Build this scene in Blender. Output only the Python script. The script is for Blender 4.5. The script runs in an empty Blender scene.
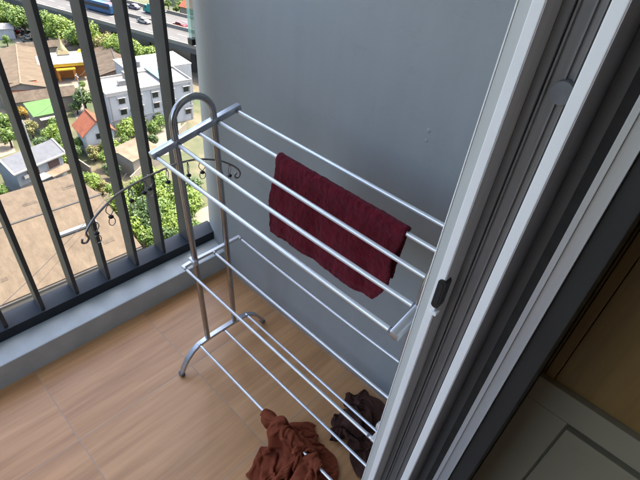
import bpy, bmesh, math, random
from mathutils import Vector, Matrix
random.seed(7)
SC=bpy.context.scene
COL=SC.collection
R=math.radians
# ---------------------------------------------------------------- materials
def new_mat(name):
    m=bpy.data.materials.new(name); m.use_nodes=True
    nt=m.node_tree; b=nt.nodes['Principled BSDF']
    return m,nt,b
def rgb(c): return (c[0],c[1],c[2],1)
def noise(nt,scale,detail=4,rough=.55,stretch=(1,1,1),rot=0,coord='Object'):
    tc=nt.nodes.new('ShaderNodeTexCoord'); mp=nt.nodes.new('ShaderNodeMapping'); n=nt.nodes.new('ShaderNodeTexNoise')
    mp.inputs['Scale'].default_value=stretch; mp.inputs['Rotation'].default_value=(0,0,rot)
    n.inputs['Scale'].default_value=scale; n.inputs['Detail'].default_value=detail; n.inputs['Roughness'].default_value=rough
    nt.links.new(tc.outputs[coord],mp.inputs['Vector']); nt.links.new(mp.outputs['Vector'],n.inputs['Vector'])
    return n
def ramp(nt,src,stops):
    r=nt.nodes.new('ShaderNodeValToRGB'); e=r.color_ramp.elements
    while len(e)<len(stops): e.new(.5)
    for k,(p,c) in enumerate(stops): e[k].position=p; e[k].color=rgb(c)
    nt.links.new(src,r.inputs['Fac']); return r
def bump(nt,b,src,strength,dist):
    bp=nt.nodes.new('ShaderNodeBump'); bp.inputs['Strength'].default_value=strength; bp.inputs['Distance'].default_value=dist
    nt.links.new(src,bp.inputs['Height']); nt.links.new(bp.outputs['Normal'],b.inputs['Normal']); return bp
def mat(name,c,rough=.5,metal=0,var=.12,scale=8,bmp=0,bdist=.002,stretch=(1,1,1),detail=4,spec=.5,coord='Object',bscale=None,nr=.55):
    m,nt,b=new_mat(name)
    n=noise(nt,scale,detail,nr,stretch=stretch,coord=coord)
    lo=[x*(1-var) for x in c]; hi=[min(1,x*(1+var)) for x in c]
    r=ramp(nt,n.outputs['Fac'],[(.3,lo),(.7,hi)]); nt.links.new(r.outputs['Color'],b.inputs['Base Color'])
    b.inputs['Roughness'].default_value=rough; b.inputs['Metallic'].default_value=metal
    b.inputs['Specular IOR Level'].default_value=spec
    if bmp:
        n2=noise(nt,bscale or scale*6,5,stretch=stretch,coord=coord); bump(nt,b,n2.outputs['Fac'],bmp,bdist)
    return m
M={}
M['enamel']=mat('white_enamel',(.74,.735,.71),.30,.5,.05,30)
M['rod_steel']=mat('polished_steel',(.78,.79,.80),.28,.55,.06,40)
M['tube_steel']=mat('dark_chrome',(.40,.385,.37),.25,.95,.12,25)
M['bar_steel']=mat('brushed_bar_steel',(.52,.55,.58),.32,.85,.08,30)
M['wire']=mat('dark_wire',(.26,.24,.22),.35,.8,.2,40)
M['black_plastic']=mat('black_plastic',(.006,.006,.0065),.5,0,.2,40)
M['rubber']=mat('grey_rubber',(.16,.155,.15),.7,0,.15,40)
M['rail_paint']=mat('charcoal_rail_paint',(.064,.061,.057),.55,.0,.15,14,.08,.0006,bscale=220,spec=.25)
M['rail_base']=mat('slate_rail_base_paint',(.026,.030,.034),.6,0,.15,14,.08,.0006,bscale=220,spec=.18)
M['frame_white']=mat('silver_white_aluminium',(.93,.905,.83),.38,.0,.03,9,.03,.0003,bscale=300)
M['frame_trim']=mat('pale_grey_aluminium',(.60,.60,.54),.42,.0,.06,20,stretch=(1,1,.2))
M['frame_dark']=mat('dark_grey_channel',(.215,.20,.185),.5,.2,.12,12,stretch=(8,8,.4))
M['frame_alum']=mat('satin_aluminium',(.42,.42,.405),.38,.4,.05,14,stretch=(3,3,.2))
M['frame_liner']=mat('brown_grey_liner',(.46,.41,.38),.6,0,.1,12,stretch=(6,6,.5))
M['rubber_black']=mat('rubber_black',(.012,.012,.012),.7,0,.1,40)
M['seal']=mat('brush_seal',(.036,.031,.025),.9,0,.2,60)
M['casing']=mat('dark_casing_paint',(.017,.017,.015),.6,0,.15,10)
M['cab_paint']=mat('olive_grey_cabinet_paint',(.28,.245,.155),.5,0,.08,6)
M['cab_wood']=mat('honey_brown_wood',(.23,.135,.036),.5,0,.18,5,.05,.0006,stretch=(8,8,.6))
M['room']=mat('room_wall_paint',(.62,.57,.50),.8,0,.05,3)
M['room_floor']=mat('room_floor_wood',(.34,.24,.16),.5,0,.2,4,stretch=(1,8,1))
M['slab']=mat('concrete_ceiling_paint',(.72,.71,.69),.85,0,.06,3,.1,.002)
# balcony wall paint: gently mottled blue grey emulsion with roller stipple and faint vertical run marks
m,nt,b=new_mat('blue_grey_wall_paint'); M['wall']=m
n1=noise(nt,1.6,5,.6); n2=noise(nt,5,4,.6,stretch=(3,3,.35)); n3=noise(nt,260,3); n4=noise(nt,35,4)
r1=ramp(nt,n1.outputs['Fac'],[(.3,(.262,.268,.250)),(.7,(.300,.306,.287))])
r2=ramp(nt,n2.outputs['Fac'],[(.35,(.93,.93,.93)),(.65,(1.04,1.04,1.04))])
mx=nt.nodes.new('ShaderNodeMixRGB'); mx.blend_type='MULTIPLY'; mx.inputs['Fac'].default_value=.4
nt.links.new(r1.outputs['Color'],mx.inputs['Color1']); nt.links.new(r2.outputs['Color'],mx.inputs['Color2'])
n5=noise(nt,7,8,.75,stretch=(1,1,2)); r5=ramp(nt,n5.outputs['Fac'],[(.56,(1,1,1)),(.70,(.86,.85,.83))]); n6=noise(nt,38,6,.8,stretch=(1,1,.25)); r6=ramp(nt,n6.outputs['Fac'],[(.30,(.93,.93,.93)),(.45,(1,1,1))])
my=nt.nodes.new('ShaderNodeMixRGB'); my.blend_type='MULTIPLY'; my.inputs['Fac'].default_value=.7; nt.links.new(mx.outputs['Color'],my.inputs['Color1']); nt.links.new(r5.outputs['Color'],my.inputs['Color2'])
mz=nt.nodes.new('ShaderNodeMixRGB'); mz.blend_type='MULTIPLY'; mz.inputs['Fac'].default_value=.7; nt.links.new(my.outputs['Color'],mz.inputs['Color1']); nt.links.new(r6.outputs['Color'],mz.inputs['Color2'])
nt.links.new(mz.outputs['Color'],b.inputs['Base Color']); b.inputs['Roughness'].default_value=.55
ad=nt.nodes.new('ShaderNodeMath'); ad.operation='ADD'; nt.links.new(n3.outputs['Fac'],ad.inputs[0]); nt.links.new(n4.outputs['Fac'],ad.inputs[1])
bump(nt,b,ad.outputs[0],.12,.0015)
M['kerb']=mat('kerb_paint',(.41,.45,.44),.45,0,.12,9,.1,.0015,bscale=50)
# floor: wood-look porcelain planks 0.45 m, square bond, grain along y
m,nt,b=new_mat('wood_look_floor_tiles'); M['tiles']=m
tc=nt.nodes.new('ShaderNodeTexCoord'); sx=nt.nodes.new('ShaderNodeSeparateXYZ'); nt.links.new(tc.outputs['Object'],sx.inputs[0])
au=nt.nodes.new('ShaderNodeMath'); au.inputs[1].default_value=.908; nt.links.new(sx.outputs['Y'],au.inputs[0])
av=nt.nodes.new('ShaderNodeMath'); av.inputs[1].default_value=-.474; nt.links.new(sx.outputs['X'],av.inputs[0])
cb=nt.nodes.new('ShaderNodeCombineXYZ'); nt.links.new(au.outputs[0],cb.inputs[0]); nt.links.new(av.outputs[0],cb.inputs[1])
bk=nt.nodes.new('ShaderNodeTexBrick'); nt.links.new(cb.outputs[0],bk.inputs['Vector'])
for k,v in (('Scale',1),('Mortar Size',.0017),('Mortar Smooth',.3),('Bias',0),('Brick Width',.45),('Row Height',.445)): bk.inputs[k].default_value=v
bk.offset=0; bk.inputs['Color1'].default_value=(0,0,0,1); bk.inputs['Color2'].default_value=(1,1,1,1); bk.inputs['Mortar'].default_value=(.5,.5,.5,1)
off=nt.nodes.new('ShaderNodeMixRGB'); off.blend_type='ADD'; off.inputs['Fac'].default_value=1
sc_=nt.nodes.new('ShaderNodeMixRGB'); sc_.blend_type='MULTIPLY'; sc_.inputs['Fac'].default_value=1; sc_.inputs['Color2'].default_value=(7,13,9,1)
nt.links.new(bk.outputs['Color'],sc_.inputs['Color1']); nt.links.new(tc.outputs['Object'],off.inputs['Color1']); nt.links.new(sc_.outputs['Color'],off.inputs['Color2'])
def grain(scale,st,det,dist=0):
    mp=nt.nodes.new('ShaderNodeMapping'); mp.inputs['Scale'].default_value=st; mp.inputs['Rotation'].default_value=(0,0,R(-6)); n=nt.nodes.new('ShaderNodeTexNoise')
    n.inputs['Scale'].default_value=scale; n.inputs['Detail'].default_value=det; n.inputs['Distortion'].default_value=dist
    nt.links.new(off.outputs['Color'],mp.inputs['Vector']); nt.links.new(mp.outputs['Vector'],n.inputs['Vector']); return n
g1=grain(1,(13,1.3,1),5,.6); g2=grain(1,(60,3.2,1),4,.2); g3=grain(1,(2.2,.8,1),3)
rA=ramp(nt,g1.outputs['Fac'],[(.26,(.38,.190,.076)),(.5,(.50,.262,.108)),(.74,(.585,.320,.142))])
rB=ramp(nt,g2.outputs['Fac'],[(.3,(.84,.82,.79)),(.62,(1.04,1.04,1.04))])
rC=ramp(nt,g3.outputs['Fac'],[(.3,(.92,.90,.88)),(.7,(1.06,1.06,1.06))])
m1=nt.nodes.new('ShaderNodeMixRGB'); m1.blend_type='MULTIPLY'; m1.inputs['Fac'].default_value=.85
nt.links.new(rA.outputs['Color'],m1.inputs['Color1']); nt.links.new(rB.outputs['Color'],m1.inputs['Color2'])
m2=nt.nodes.new('ShaderNodeMixRGB'); m2.blend_type='MULTIPLY'; m2.inputs['Fac'].default_value=1
nt.links.new(m1.outputs['Color'],m2.inputs['Color1']); nt.links.new(rC.outputs['Color'],m2.inputs['Color2'])
m3=nt.nodes.new('ShaderNodeMixRGB'); m3.inputs['Color2'].default_value=(.37,.27,.19,1)
nt.links.new(bk.outputs['Fac'],m3.inputs['Fac']); nt.links.new(m2.outputs['Color'],m3.inputs['Color1']); nt.links.new(m3.outputs['Color'],b.inputs['Base Color'])
rr=ramp(nt,g2.outputs['Fac'],[(.3,(.40,.40,.40)),(.7,(.29,.29,.29))]); nt.links.new(rr.outputs['Color'],b.inputs['Roughness']); b.inputs['Specular IOR Level'].default_value=.45
inv=nt.nodes.new('ShaderNodeMath'); inv.operation='MULTIPLY_ADD'; inv.inputs[1].default_value=-1; inv.inputs[2].default_value=1; nt.links.new(bk.outputs['Fac'],inv.inputs[0])
hh=nt.nodes.new('ShaderNodeMath'); hh.operation='MULTIPLY_ADD'; hh.inputs[1].default_value=.12; nt.links.new(g2.outputs['Fac'],hh.inputs[0]); nt.links.new(inv.outputs[0],hh.inputs[2])
bump(nt,b,hh.outputs[0],.5,.0012)
# cloths
def cloth_mat(name,lo,hi,scale,stretch,bs,sheen,bst=.6,bd=.0025):
    m,nt,b=new_mat(name)
    n=noise(nt,scale,6,.7,stretch=stretch); r=ramp(nt,n.outputs['Fac'],[(.3,lo),(.72,hi)]); nt.links.new(r.outputs['Color'],b.inputs['Base Color'])
    b.inputs['Roughness'].default_value=.95; b.inputs['Specular IOR Level'].default_value=.06; b.inputs['Sheen Weight'].default_value=sheen
    n2=noise(nt,bs,3,.6); n3=noise(nt,bs*.22,4,.6,stretch=stretch)
    a=nt.nodes.new('ShaderNodeMath'); a.operation='ADD'; nt.links.new(n2.outputs['Fac'],a.inputs[0]); nt.links.new(n3.outputs['Fac'],a.inputs[1]); bump(nt,b,a.outputs[0],bst,bd)
    return m
M['red_terry']=cloth_mat('dark_red_terry',(.070,.004,.009),(.180,.010,.020),75,(1,1,.22),420,.08,.9,.004)
M['rust_cloth']=cloth_mat('rust_brown_cotton',(.155,.037,.018),(.26,.071,.034),22,(1,1,1),420,.0,.7,.0022)
M['dark_cloth']=cloth_mat('dark_brown_cotton',(.040,.018,.013),(.095,.045,.033),25,(1,1,1),420,.03,.6,.002)
# city
def city(name,c,rough=.8,var=.2,scale=.6,**k):
    if 'roof' in name: rough=.9; k['spec']=.1
    c=(c[0]*.26,c[1]*.245,c[2]*.215)
    M[name]=mat(name,c,rough,0,var,scale,**k)
city('roof_tan',(.27,.22,.17),.85,.30,.8,stretch=(1,.35,1),detail=9,nr=.78); city('roof_brown',(.21,.175,.145),.85,.5,.8,stretch=(1,.35,1),detail=9,nr=.75)
city('roof_blue',(.27,.30,.37),.6,.12,1); city('roof_green',(.20,.42,.16),.6,.12,.8); city('roof_salmon',(.52,.19,.12),.8,.2,.9)
city('roof_white',(.92,.92,.95),.6,.14,.5,detail=7,nr=.7); city('roof_pale',(.40,.33,.26),.8,.25,.5); city('wall_white',(.92,.97,1.05),.8,.16,.5,detail=7,nr=.7,stretch=(1,1,.25))
city('wall_cream',(.58,.52,.44),.8,.1,.5); city('wall_blue',(.50,.58,.66),.8,.08,.5); city('trim_white',(.78,.78,.78),.6,.04,1)
city('window_dark',(.05,.055,.065),.2,.2,2); city('brown_shutter',(.13,.07,.06),.6,.2,2); city('turquoise',(.22,.55,.55),.4,.25,1.2)
city('yellow_gold',(1.3,.85,.04),.5,.08,1); city('orange_paint',(1.2,.45,.06),.6,.15,1); city('gold_pale',(.75,.62,.30),.4,.1,2)
city('asphalt',(.17,.17,.175),.85,.12,.25,detail=6); city('concrete',(.42,.40,.37),.85,.12,.4); city('concrete_dark',(.10,.095,.09),.9,.2,.5)
city('paving',(.47,.42,.35),.9,.14,.35,detail=6); city('line_paint',(.75,.75,.72),.7,.05,1); city('bark',(.12,.085,.06),.9,.2,3)
city('red_paint',(.52,.03,.035),.3,.05,1); city('blue_paint',(.03,.17,.42),.3,.1,1); city('teal_paint',(.02,.48,.47),.4,.1,1); city('white_paint',(.78,.78,.78),.3,.03,1)
city('grey_paint',(.25,.26,.28),.3,.05,1); city('tyre',(.02,.02,.02),.8,.1,2); city('glass_dark',(.03,.04,.05),.08,.1,1)
city('grey_metal',(.33,.36,.40),.4,.1,2); city('lavender',(.34,.33,.45),.5,.1,1)
# ground: mixed earth, concrete and dry grass
m,nt,b=new_mat('city_ground'); M['ground']=m
n1=noise(nt,.06,7,.65); n2=noise(nt,.5,6,.7)
r1=ramp(nt,n1.outputs['Fac'],[(.36,(.022,.040,.009)),(.50,(.055,.055,.024)),(.60,(.095,.076,.046)),(.74,(.055,.046,.032))])
r2=ramp(nt,n2.outputs['Fac'],[(.3,(.75,.75,.72)),(.7,(1.15,1.15,1.15))])
mx=nt.nodes.new('ShaderNodeMixRGB'); mx.blend_type='MULTIPLY'; mx.inputs['Fac'].default_value=1
nt.links.new(r1.outputs['Color'],mx.inputs['Color1']); nt.links.new(r2.outputs['Color'],mx.inputs['Color2']); nt.links.new(mx.outputs['Color'],b.inputs['Base Color']); b.inputs['Roughness'].default_value=.95
def leaf_mat(name,lo,hi):
    m,nt,b=new_mat(name); n=noise(nt,.55,6,.75); r=ramp(nt,n.outputs['Fac'],[(.32,lo),(.68,hi)]); nt.links.new(r.outputs['Color'],b.inputs['Base Color'])
    b.inputs['Roughness'].default_value=.55; b.inputs['Transmission Weight'].default_value=0
    tr=nt.nodes.new('ShaderNodeBsdfTranslucent'); nt.links.new(r.outputs['Color'],tr.inputs['Color']); mix=nt.nodes.new('ShaderNodeMixShader'); mix.inputs['Fac'].default_value=.35
    out=nt.nodes['Material Output']; nt.links.new(b.outputs[0],mix.inputs[1]); nt.links.new(tr.outputs[0],mix.inputs[2]); nt.links.new(mix.outputs[0],out.inputs['Surface']); M[name]=m
leaf_mat('leaf_lime',(.075,.130,.012),(.165,.225,.026)); leaf_mat('leaf_green',(.055,.105,.014),(.12,.18,.024)); leaf_mat('leaf_dark',(.03,.065,.014),(.075,.12,.024)); leaf_mat('leaf_olive',(.12,.12,.035),(.22,.20,.06)); leaf_mat('leaf_gold',(.26,.17,.03),(.42,.28,.05))
# ---------------------------------------------------------------- mesh builder
class MB:
    def __init__(s): s.bm=bmesh.new()
    def box(s,x0,x1,y0,y1,z0,z1,mtx=None):
        vs=[s.bm.verts.new((x,y,z)) for z in(z0,z1) for y in(y0,y1) for x in(x0,x1)]
        for f in((0,2,3,1),(4,5,7,6),(0,1,5,4),(2,6,7,3),(0,4,6,2),(1,3,7,5)): s.bm.faces.new([vs[i] for i in f])
        if mtx:
            for v in vs: v.co=mtx@v.co
        return s
    def prism(s,pts,z0,z1):
        lo=[s.bm.verts.new((p[0],p[1],z0)) for p in pts]; hi=[s.bm.verts.new((p[0],p[1],z1)) for p in pts]; n=len(pts)
        s.bm.faces.new(lo[::-1]); s.bm.faces.new(hi)
        for i in range(n): s.bm.faces.new((lo[i],lo[(i+1)%n],hi[(i+1)%n],hi[i]))
        return s
    def poly(s,pts): s.bm.faces.new([s.bm.verts.new(p) for p in pts]); return s
    def sweep(s,path,prof,up=None,closed=False,cap=True,scale=None):
        P=[Vector(p) for p in path]; n=len(P); rings=[]; prev=None
        for i in range(n):
            t=((P[(i+1)%n]-P[i-1]) if closed else (P[min(i+1,n-1)]-P[max(i-1,0)])).normalized()
            if up is not None: u=Vector(up)
            elif prev is None: u=Vector((0,0,1)) if abs(t.z)<.9 else Vector((1,0,0))
            else: u=prev
            a=t.cross(u).normalized(); b_=a.cross(t).normalized(); prev=b_
            k=scale[i] if scale else 1
            rings.append([s.bm.verts.new(P[i]+a*q[0]*k+b_*q[1]*k) for q in prof])
        m=len(prof)
        for i in range(n if closed else n-1):
            A=rings[i];B=rings[(i+1)%n]
            for j in range(m): s.bm.faces.new((A[j],A[(j+1)%m],B[(j+1)%m],B[j]))
        if cap and not closed: s.bm.faces.new(rings[0][::-1]); s.bm.faces.new(rings[-1])
        return s
    def tube(s,path,r,seg=10,**k): return s.sweep(path,[(r*math.cos(2*math.pi*j/seg),r*math.sin(2*math.pi*j/seg)) for j in range(seg)],**k)
    def cone(s,p,q,r0,r1,seg=8): return s.tube([p,q],1,seg,scale=[r0,r1])
    def sphere(s,c,r,sub=1,sq=(1,1,1)):
        g=bmesh.ops.create_icosphere(s.bm,subdivisions=sub,radius=r)
        for v in g['verts']: v.co=Vector((v.co.x*sq[0]+c[0],v.co.y*sq[1]+c[1],v.co.z*sq[2]+c[2]))
        return s
    def bevel(s,w,seg=2,ang=40):
        bmesh.ops.remove_doubles(s.bm,verts=s.bm.verts,dist=1e-6)
        es=[e for e in s.bm.edges if len(e.link_faces)==2 and e.calc_face_angle(0)>R(ang)]
        bmesh.ops.bevel(s.bm,geom=es,offset=w,segments=seg,affect='EDGES',profile=.6,clamp_overlap=True); return s
    def build(s,name,m,parent=None,smooth=False,loc=None):
        me=bpy.data.meshes.new(name); bmesh.ops.recalc_face_normals(s.bm,faces=s.bm.faces); s.bm.to_mesh(me); s.bm.free()
        if smooth:
            for p in me.polygons: p.use_smooth=True
            try: me.set_sharp_from_angle(angle=R(38))
            except Exception: pass
        me.materials.append(m if not isinstance(m,str) else M[m])
        o=bpy.data.objects.new(name,me); COL.objects.link(o)
        if parent: o.parent=parent
        if loc: o.location=loc
        return o
def tag(o,label,cat,group=None):
    o['label']=label; o['category']=cat
    if group: o['group']=group
    return o
def thing(name,label,cat,loc=(0,0,0),rz=0,group=None):
    o=bpy.data.objects.new(name,None); COL.objects.link(o); o.location=loc; o.rotation_euler=(0,0,rz); o.empty_display_size=.1
    return tag(o,label,cat,group)
def struct(o,kind='structure'): o['kind']=kind; return o
def copy_tree(o,parent=None):
    c=o.copy(); COL.objects.link(c); c.parent=parent
    for ch in o.children: copy_tree(ch,c)
    return c
# ---------------------------------------------------------------- balcony shell
struct(MB().box(.095,1.33,-3.2,.5,-.18,0).build('balcony_floor','tiles'))
struct(MB().box(-.15,.095,-3.2,.5,-.18,.109).bevel(.006).build('kerb','kerb'))
# wall with softly rounded outer end
pts=[]
for k in range(0,13):
    a=R(28.4)*(12-k)/12; pts.append((.10-.42*math.sin(a),.42-.42*math.cos(a)))
wp=[(p[0],p[1]) for p in pts]+[(1.34,0),(1.34,.5),(-.1,.5)]
w=MB().prism(wp,-.05,2.82).build('balcony_wall','wall',smooth=True)
tag(w,'blue grey painted wall running behind the drying rack','wall')
for c,r in(((1.003,0,1.105),.0065),((1.003,0,1.078),.0055)):
    MB().sphere(c,r,2,(1,.25,1)).build('filled_screw_hole','wall',w,smooth=True)
struct(MB().box(-.2,1.5,-2.3,.5,2.82,3.0).build('ceiling','slab'))
# tinted neighbouring glass edge at the outer end of the wall
g=thing('glass_screen','narrow green tinted glass screen fixed at the outer end of the grey wall','glass screen',(-.112,.046,1.02))
m,nt,b=new_mat('green_glass'); M['green_glass']=m
n=noise(nt,3); r_=ramp(nt,n.outputs['Fac'],[(.3,(.35,.62,.52)),(.7,(.45,.72,.62))]); nt.links.new(r_.outputs['Color'],b.inputs['Base Color']); b.inputs['Roughness'].default_value=.08; b.inputs['Alpha'].default_value=.55
MB().box(-.016,.006,-.006,.02,.02,1.6).bevel(.002).build('glass','green_glass',g)
MB().box(-.02,.010,-.010,.024,-.004,.02).bevel(.002).build('bracket','black_plastic',g)
# ---------------------------------------------------------------- railing
rl=thing('balcony_railing','charcoal metal railing of upright flat bars on a wide base channel','railing',(-.06,-.3,.109))
def L(x,y,z): return (x+.06,y+.3,z-.109)
MB().box(-.050,.045,-2.9,.345,0.001,.047).bevel(.0015).build('base_channel','rail_base',rl)
MB().box(-.055,.05,-2.9,.345,1.23,1.27).bevel(.004).build('top_rail','rail_paint',rl)
for i in range(-2,18):
    y=-.2476-.1336*i
    if y>.0: continue
    MB().box(-.045,.030,y+.3-.0075,y+.3+.0075,.0475,1.2295).bevel(.0008,1).build('bar','rail_paint',rl)
# ---------------------------------------------------------------- drying rack
XR=.4858; LN=.8093
rk=thing('drying_rack','three tier metal clothes drying rack with arched end posts and white rods','drying rack',(XR,-.3,0),-.0054)
def end_frame(x):
    p=[]
    n0=(-.379+.3,-.249+.3); top=(-.4215+.3,-.2915+.3)
    p.append((x,n0[0],.122)); p.append((x,(n0[0]+top[0])/2,.58)); 
    cy=(top[0]+top[1])/2; rr=.065
    for k in range(0,17):
        a=math.pi-math.pi*k/16; p.append((x,cy+rr*math.cos(a),1.035+rr*math.sin(a)))
    p.append((x,(n0[1]+top[1])/2,.58)); p.append((x,n0[1],.122))
    MB().tube(p,.0098,12,up=(1,0,0)).build('arch_post','tube_steel',rk,smooth=True)
    # curved foot strap
    q=[(-.5093,.006),(-.497,.040),(-.478,.070),(-.452,.097),(-.422,.116),(-.385,.120),(-.345,.122),(-.3065,.122),(-.268,.122),(-.228,.120),(-.189,.116),(-.158,.098),(-.133,.072),(-.112,.040),(-.098,.006)]
    f=MB().sweep([(x,a+.3,z) for a,z in q],[(-.006,-.011),(.006,-.011),(.006,.011),(-.006,.011)],up=(1,0,0)).bevel(.002,1).build('foot_bar','bar_steel',rk,smooth=True)
    for a in(q[0],q[-1]): MB().box(x-.0125,x+.0125,a[0]+.3-.009,a[0]+.3+.009,0.0005,.019).bevel(.004).build('rubber_foot','rubber',f,smooth=True)
    # top cross bar (tilted) and middle cross bar
    y0,y1=-.2128+.014,-.2128-.0678*4-.012; sl=.0157/.0678
    zt=lambda y:1.0265+(y+.2128)*sl+.006
    MB().sweep([(x,y0+.3,zt(y0)),(x,y1+.3,zt(y1))],[(-.010,-.010),(.010,-.010),(.010,.010),(-.010,.010)],up=(0,0,1)).bevel(.0045,2).build('top_bar','bar_steel',rk,smooth=True)
    zm=lambda y:.5412+.0429*(y+.3257)
    s=1 if x<.3 else -1
    pth=[(x-.002*s,-.208+.3,zm(-.208)),(x-.002*s,-.3257+.3,zm(-.3257)),(x-.002*s,-.405+.3,zm(-.405)+.003),(x-.002*s,-.447+.3,zm(-.447)-.001)]
    mb=MB().sweep(pth,[(-.0075,-.0055),(.0075,-.0055),(.0075,.0055),(-.0075,.0055)],up=(0,0,1)).bevel(.002,1).build('middle_bar','enamel',rk,smooth=True)
    MB().box(x-.016,x+.016,-.4035+.3-.010,-.4035+.3+.004,.530,.552).bevel(.003).build('clamp','enamel',mb,smooth=True)
end_frame(0.0); end_frame(LN)
def rod(y,z,r,m,sag=.0):
    P=[(x,y+.3,z-sag*4*(x/LN)*(1-x/LN)) for x in [LN*k/16 for k in range(17)]]
    o=MB().tube(P,r,12).build('rod',m,rk,smooth=True)
    for e in(.0105,LN-.0165): MB().tube([(e,P[0][1],P[0][2]),(e+.006,P[0][1],P[0][2])],r*1.14,12).build('end_cap','rubber',o,smooth=True)
for i in range(5): rod(-.2128-.0678*i,1.0265-.0157*i,.0057,'enamel',.001 if i!=3 else .006)
for y,s in((-.4423,0.002),(-.3257,0.002),(-.214,.007)): rod(y,.5412+.0429*(y+.3257),.0048,'enamel',s)
for y in(-.4223,-.3065,-.1893): rod(y,.1194,.0051,'rod_steel')
# curled wire arm with small clips, fixed to the near posts
HK=[(-.690,.805),(-.700,.795),(-.713,.789),(-.716,.777),(-.706,.773),(-.697,.783),(-.700,.800),(-.690,.818),(-.660,.846),(-.599,.882),(-.53,.899),(-.454,.909),(-.415,.911),(-.35,.903),(-.279,.876),(-.235,.848),(-.205,.822),(-.192,.800),(-.198,.786),(-.210,.788),(-.213,.799),(-.205,.806)]
HK=HK[2:]
def smooth_path(P,k=4):
    out=[];n=len(P)
    for i in range(n-1):
        p0,p1,p2,p3=[Vector(P[max(0,min(n-1,i+j))]) for j in(-1,0,1,2)]
        for s in range(k):
            t=s/k; out.append(.5*((2*p1)+(-p0+p2)*t+(2*p0-5*p1+4*p2-p3)*t*t+(-p0+3*p1-3*p2+p3)*t**3))
    out.append(Vector(P[-1])); return out
XH=-.013
arm=MB().tube(smooth_path([(XH,y+.3,z) for y,z in HK]),.0030,8,up=(1,0,0)).build('hanger_arm','wire',rk,smooth=True)
def arm_z(y):
    T=sorted(HK[5:17]); 
    for (a,za),(b_,zb) in zip(T,T[1:]):
        if a<=y<=b_: return za+(zb-za)*(y-a)/(b_-a)
    return .85
random.seed(11)
for y in(-.675,-.628,-.565,-.505,-.452,-.385,-.335,-.268,-.232,-.555+.03):
    z=arm_z(y)-.002; tw=random.uniform(-.9,.9); dx=random.uniform(-.006,.006); hw=.009*math.cos(tw); hx=.009*math.sin(tw)
    ln=random.uniform(.062,.075); c=(XH+dx,y+.3)
    lo=[]
    for k in range(15):
        a=2*math.pi*k/14; lo.append((c[0]+hx*math.sin(a),c[1]+hw*math.sin(a),z-ln+.013+.013*math.cos(a)))
    up=[]
    for k in range(13):
        t=k/12; w_=math.sin(math.pi*t)*1.25; up.append((c[0]+hx*w_,c[1]+hw*w_,z-.036*t))
    dn=[(c[0]-hx*math.sin(math.pi*k/12)*1.1,c[1]-hw*math.sin(math.pi*k/12)*1.1,z-.036*k/12) for k in range(13)]
    q=MB().tube(lo,.00125,6).tube(up,.00125,6).tube(dn,.00125,6).tube([(c[0],c[1],z+.005),(c[0],c[1],z-.004)],.0022,6).build('clip','wire',arm,smooth=True)
    MB().sphere((c[0],c[1],z-.041),.0075,2,(1,1,.7)).build('clip_knob','black_plastic',q,smooth=True)
# ---------------------------------------------------------------- red towel on the second rod
def towel():
    bm=bmesh.new(); x0,x1=.747,1.157; nx=64
    prof=[]  # (y,z,u) around the rod from back flap to front flap
    yr,zr=-.2806,1.0108; rr=.0105
    back=.175; front=.238; back=.15
    for k in range(24): prof.append((yr+rr,zr-back*(1-k/24),'b',back*(1-k/24)))
    for k in range(9):
        a=math.pi*k/8; prof.append((yr+rr*math.cos(a),zr+rr*math.sin(a),'t',0))
    for k in range(1,33): prof.append((yr-rr,zr-front*k/32,'f',front*k/32))
    rows=[]
    for j in range(nx+1):
        u=j/nx; row=[]
        for (y,z,s,d) in prof:
            x=x0+(x1-x0)*u
            rip=.0028*math.sin(u*15+.6)+.0016*math.sin(u*29+2.1)+.001*math.sin(u*47)
            q=min(1,d/.12)
            yy=y+(rip*q)*(1 if s=='f' else -.7)
            if s=='f': yy+= -.012*q*q*(1-.5*u)
            if s=='b': yy+= .010*q
            if s=='f' and .205<d<.222: yy-=.0022
            # hem line: front flap dips and shortens unevenly towards the right
            zz=z
            if s=='f': zz=zr-d*(1-.06*u-.02*math.sin(u*6.5)-.30*max(0,(u-.91)/.09)**1.5) 
            if s=='b': zz=zr-d*(1+.18*(u-.5))
            xx=x+ (.004*math.sin(d*30+1)-.006*q if s!='b' else -.014*q)*(1 if u<.5 else 1) 
            row.append(bm.verts.new((xx,yy,zz)))
        rows.append(row)
    for j in range(nx):
        for k in range(len(prof)-1): bm.faces.new((rows[j][k],rows[j+1][k],rows[j+1][k+1],rows[j][k+1]))
    mb=MB(); mb.bm.free(); mb.bm=bm
    o=mb.build('towel','red_terry',smooth=True)
    s=o.modifiers.new('thick','SOLIDIFY'); s.thickness=.0075; s.offset=0
    d=o.modifiers.new('sub','SUBSURF'); d.levels=1; d.render_levels=2
    t=bpy.data.textures.new('terry','CLOUDS'); t.noise_scale=.012; t.noise_depth=3
    dm=o.modifiers.new('pile','DISPLACE'); dm.texture=t; dm.strength=.004; dm.mid_level=.5
    return tag(o,'dark red terry towel folded over an upper rod of the drying rack','towel')
towel()
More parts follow.
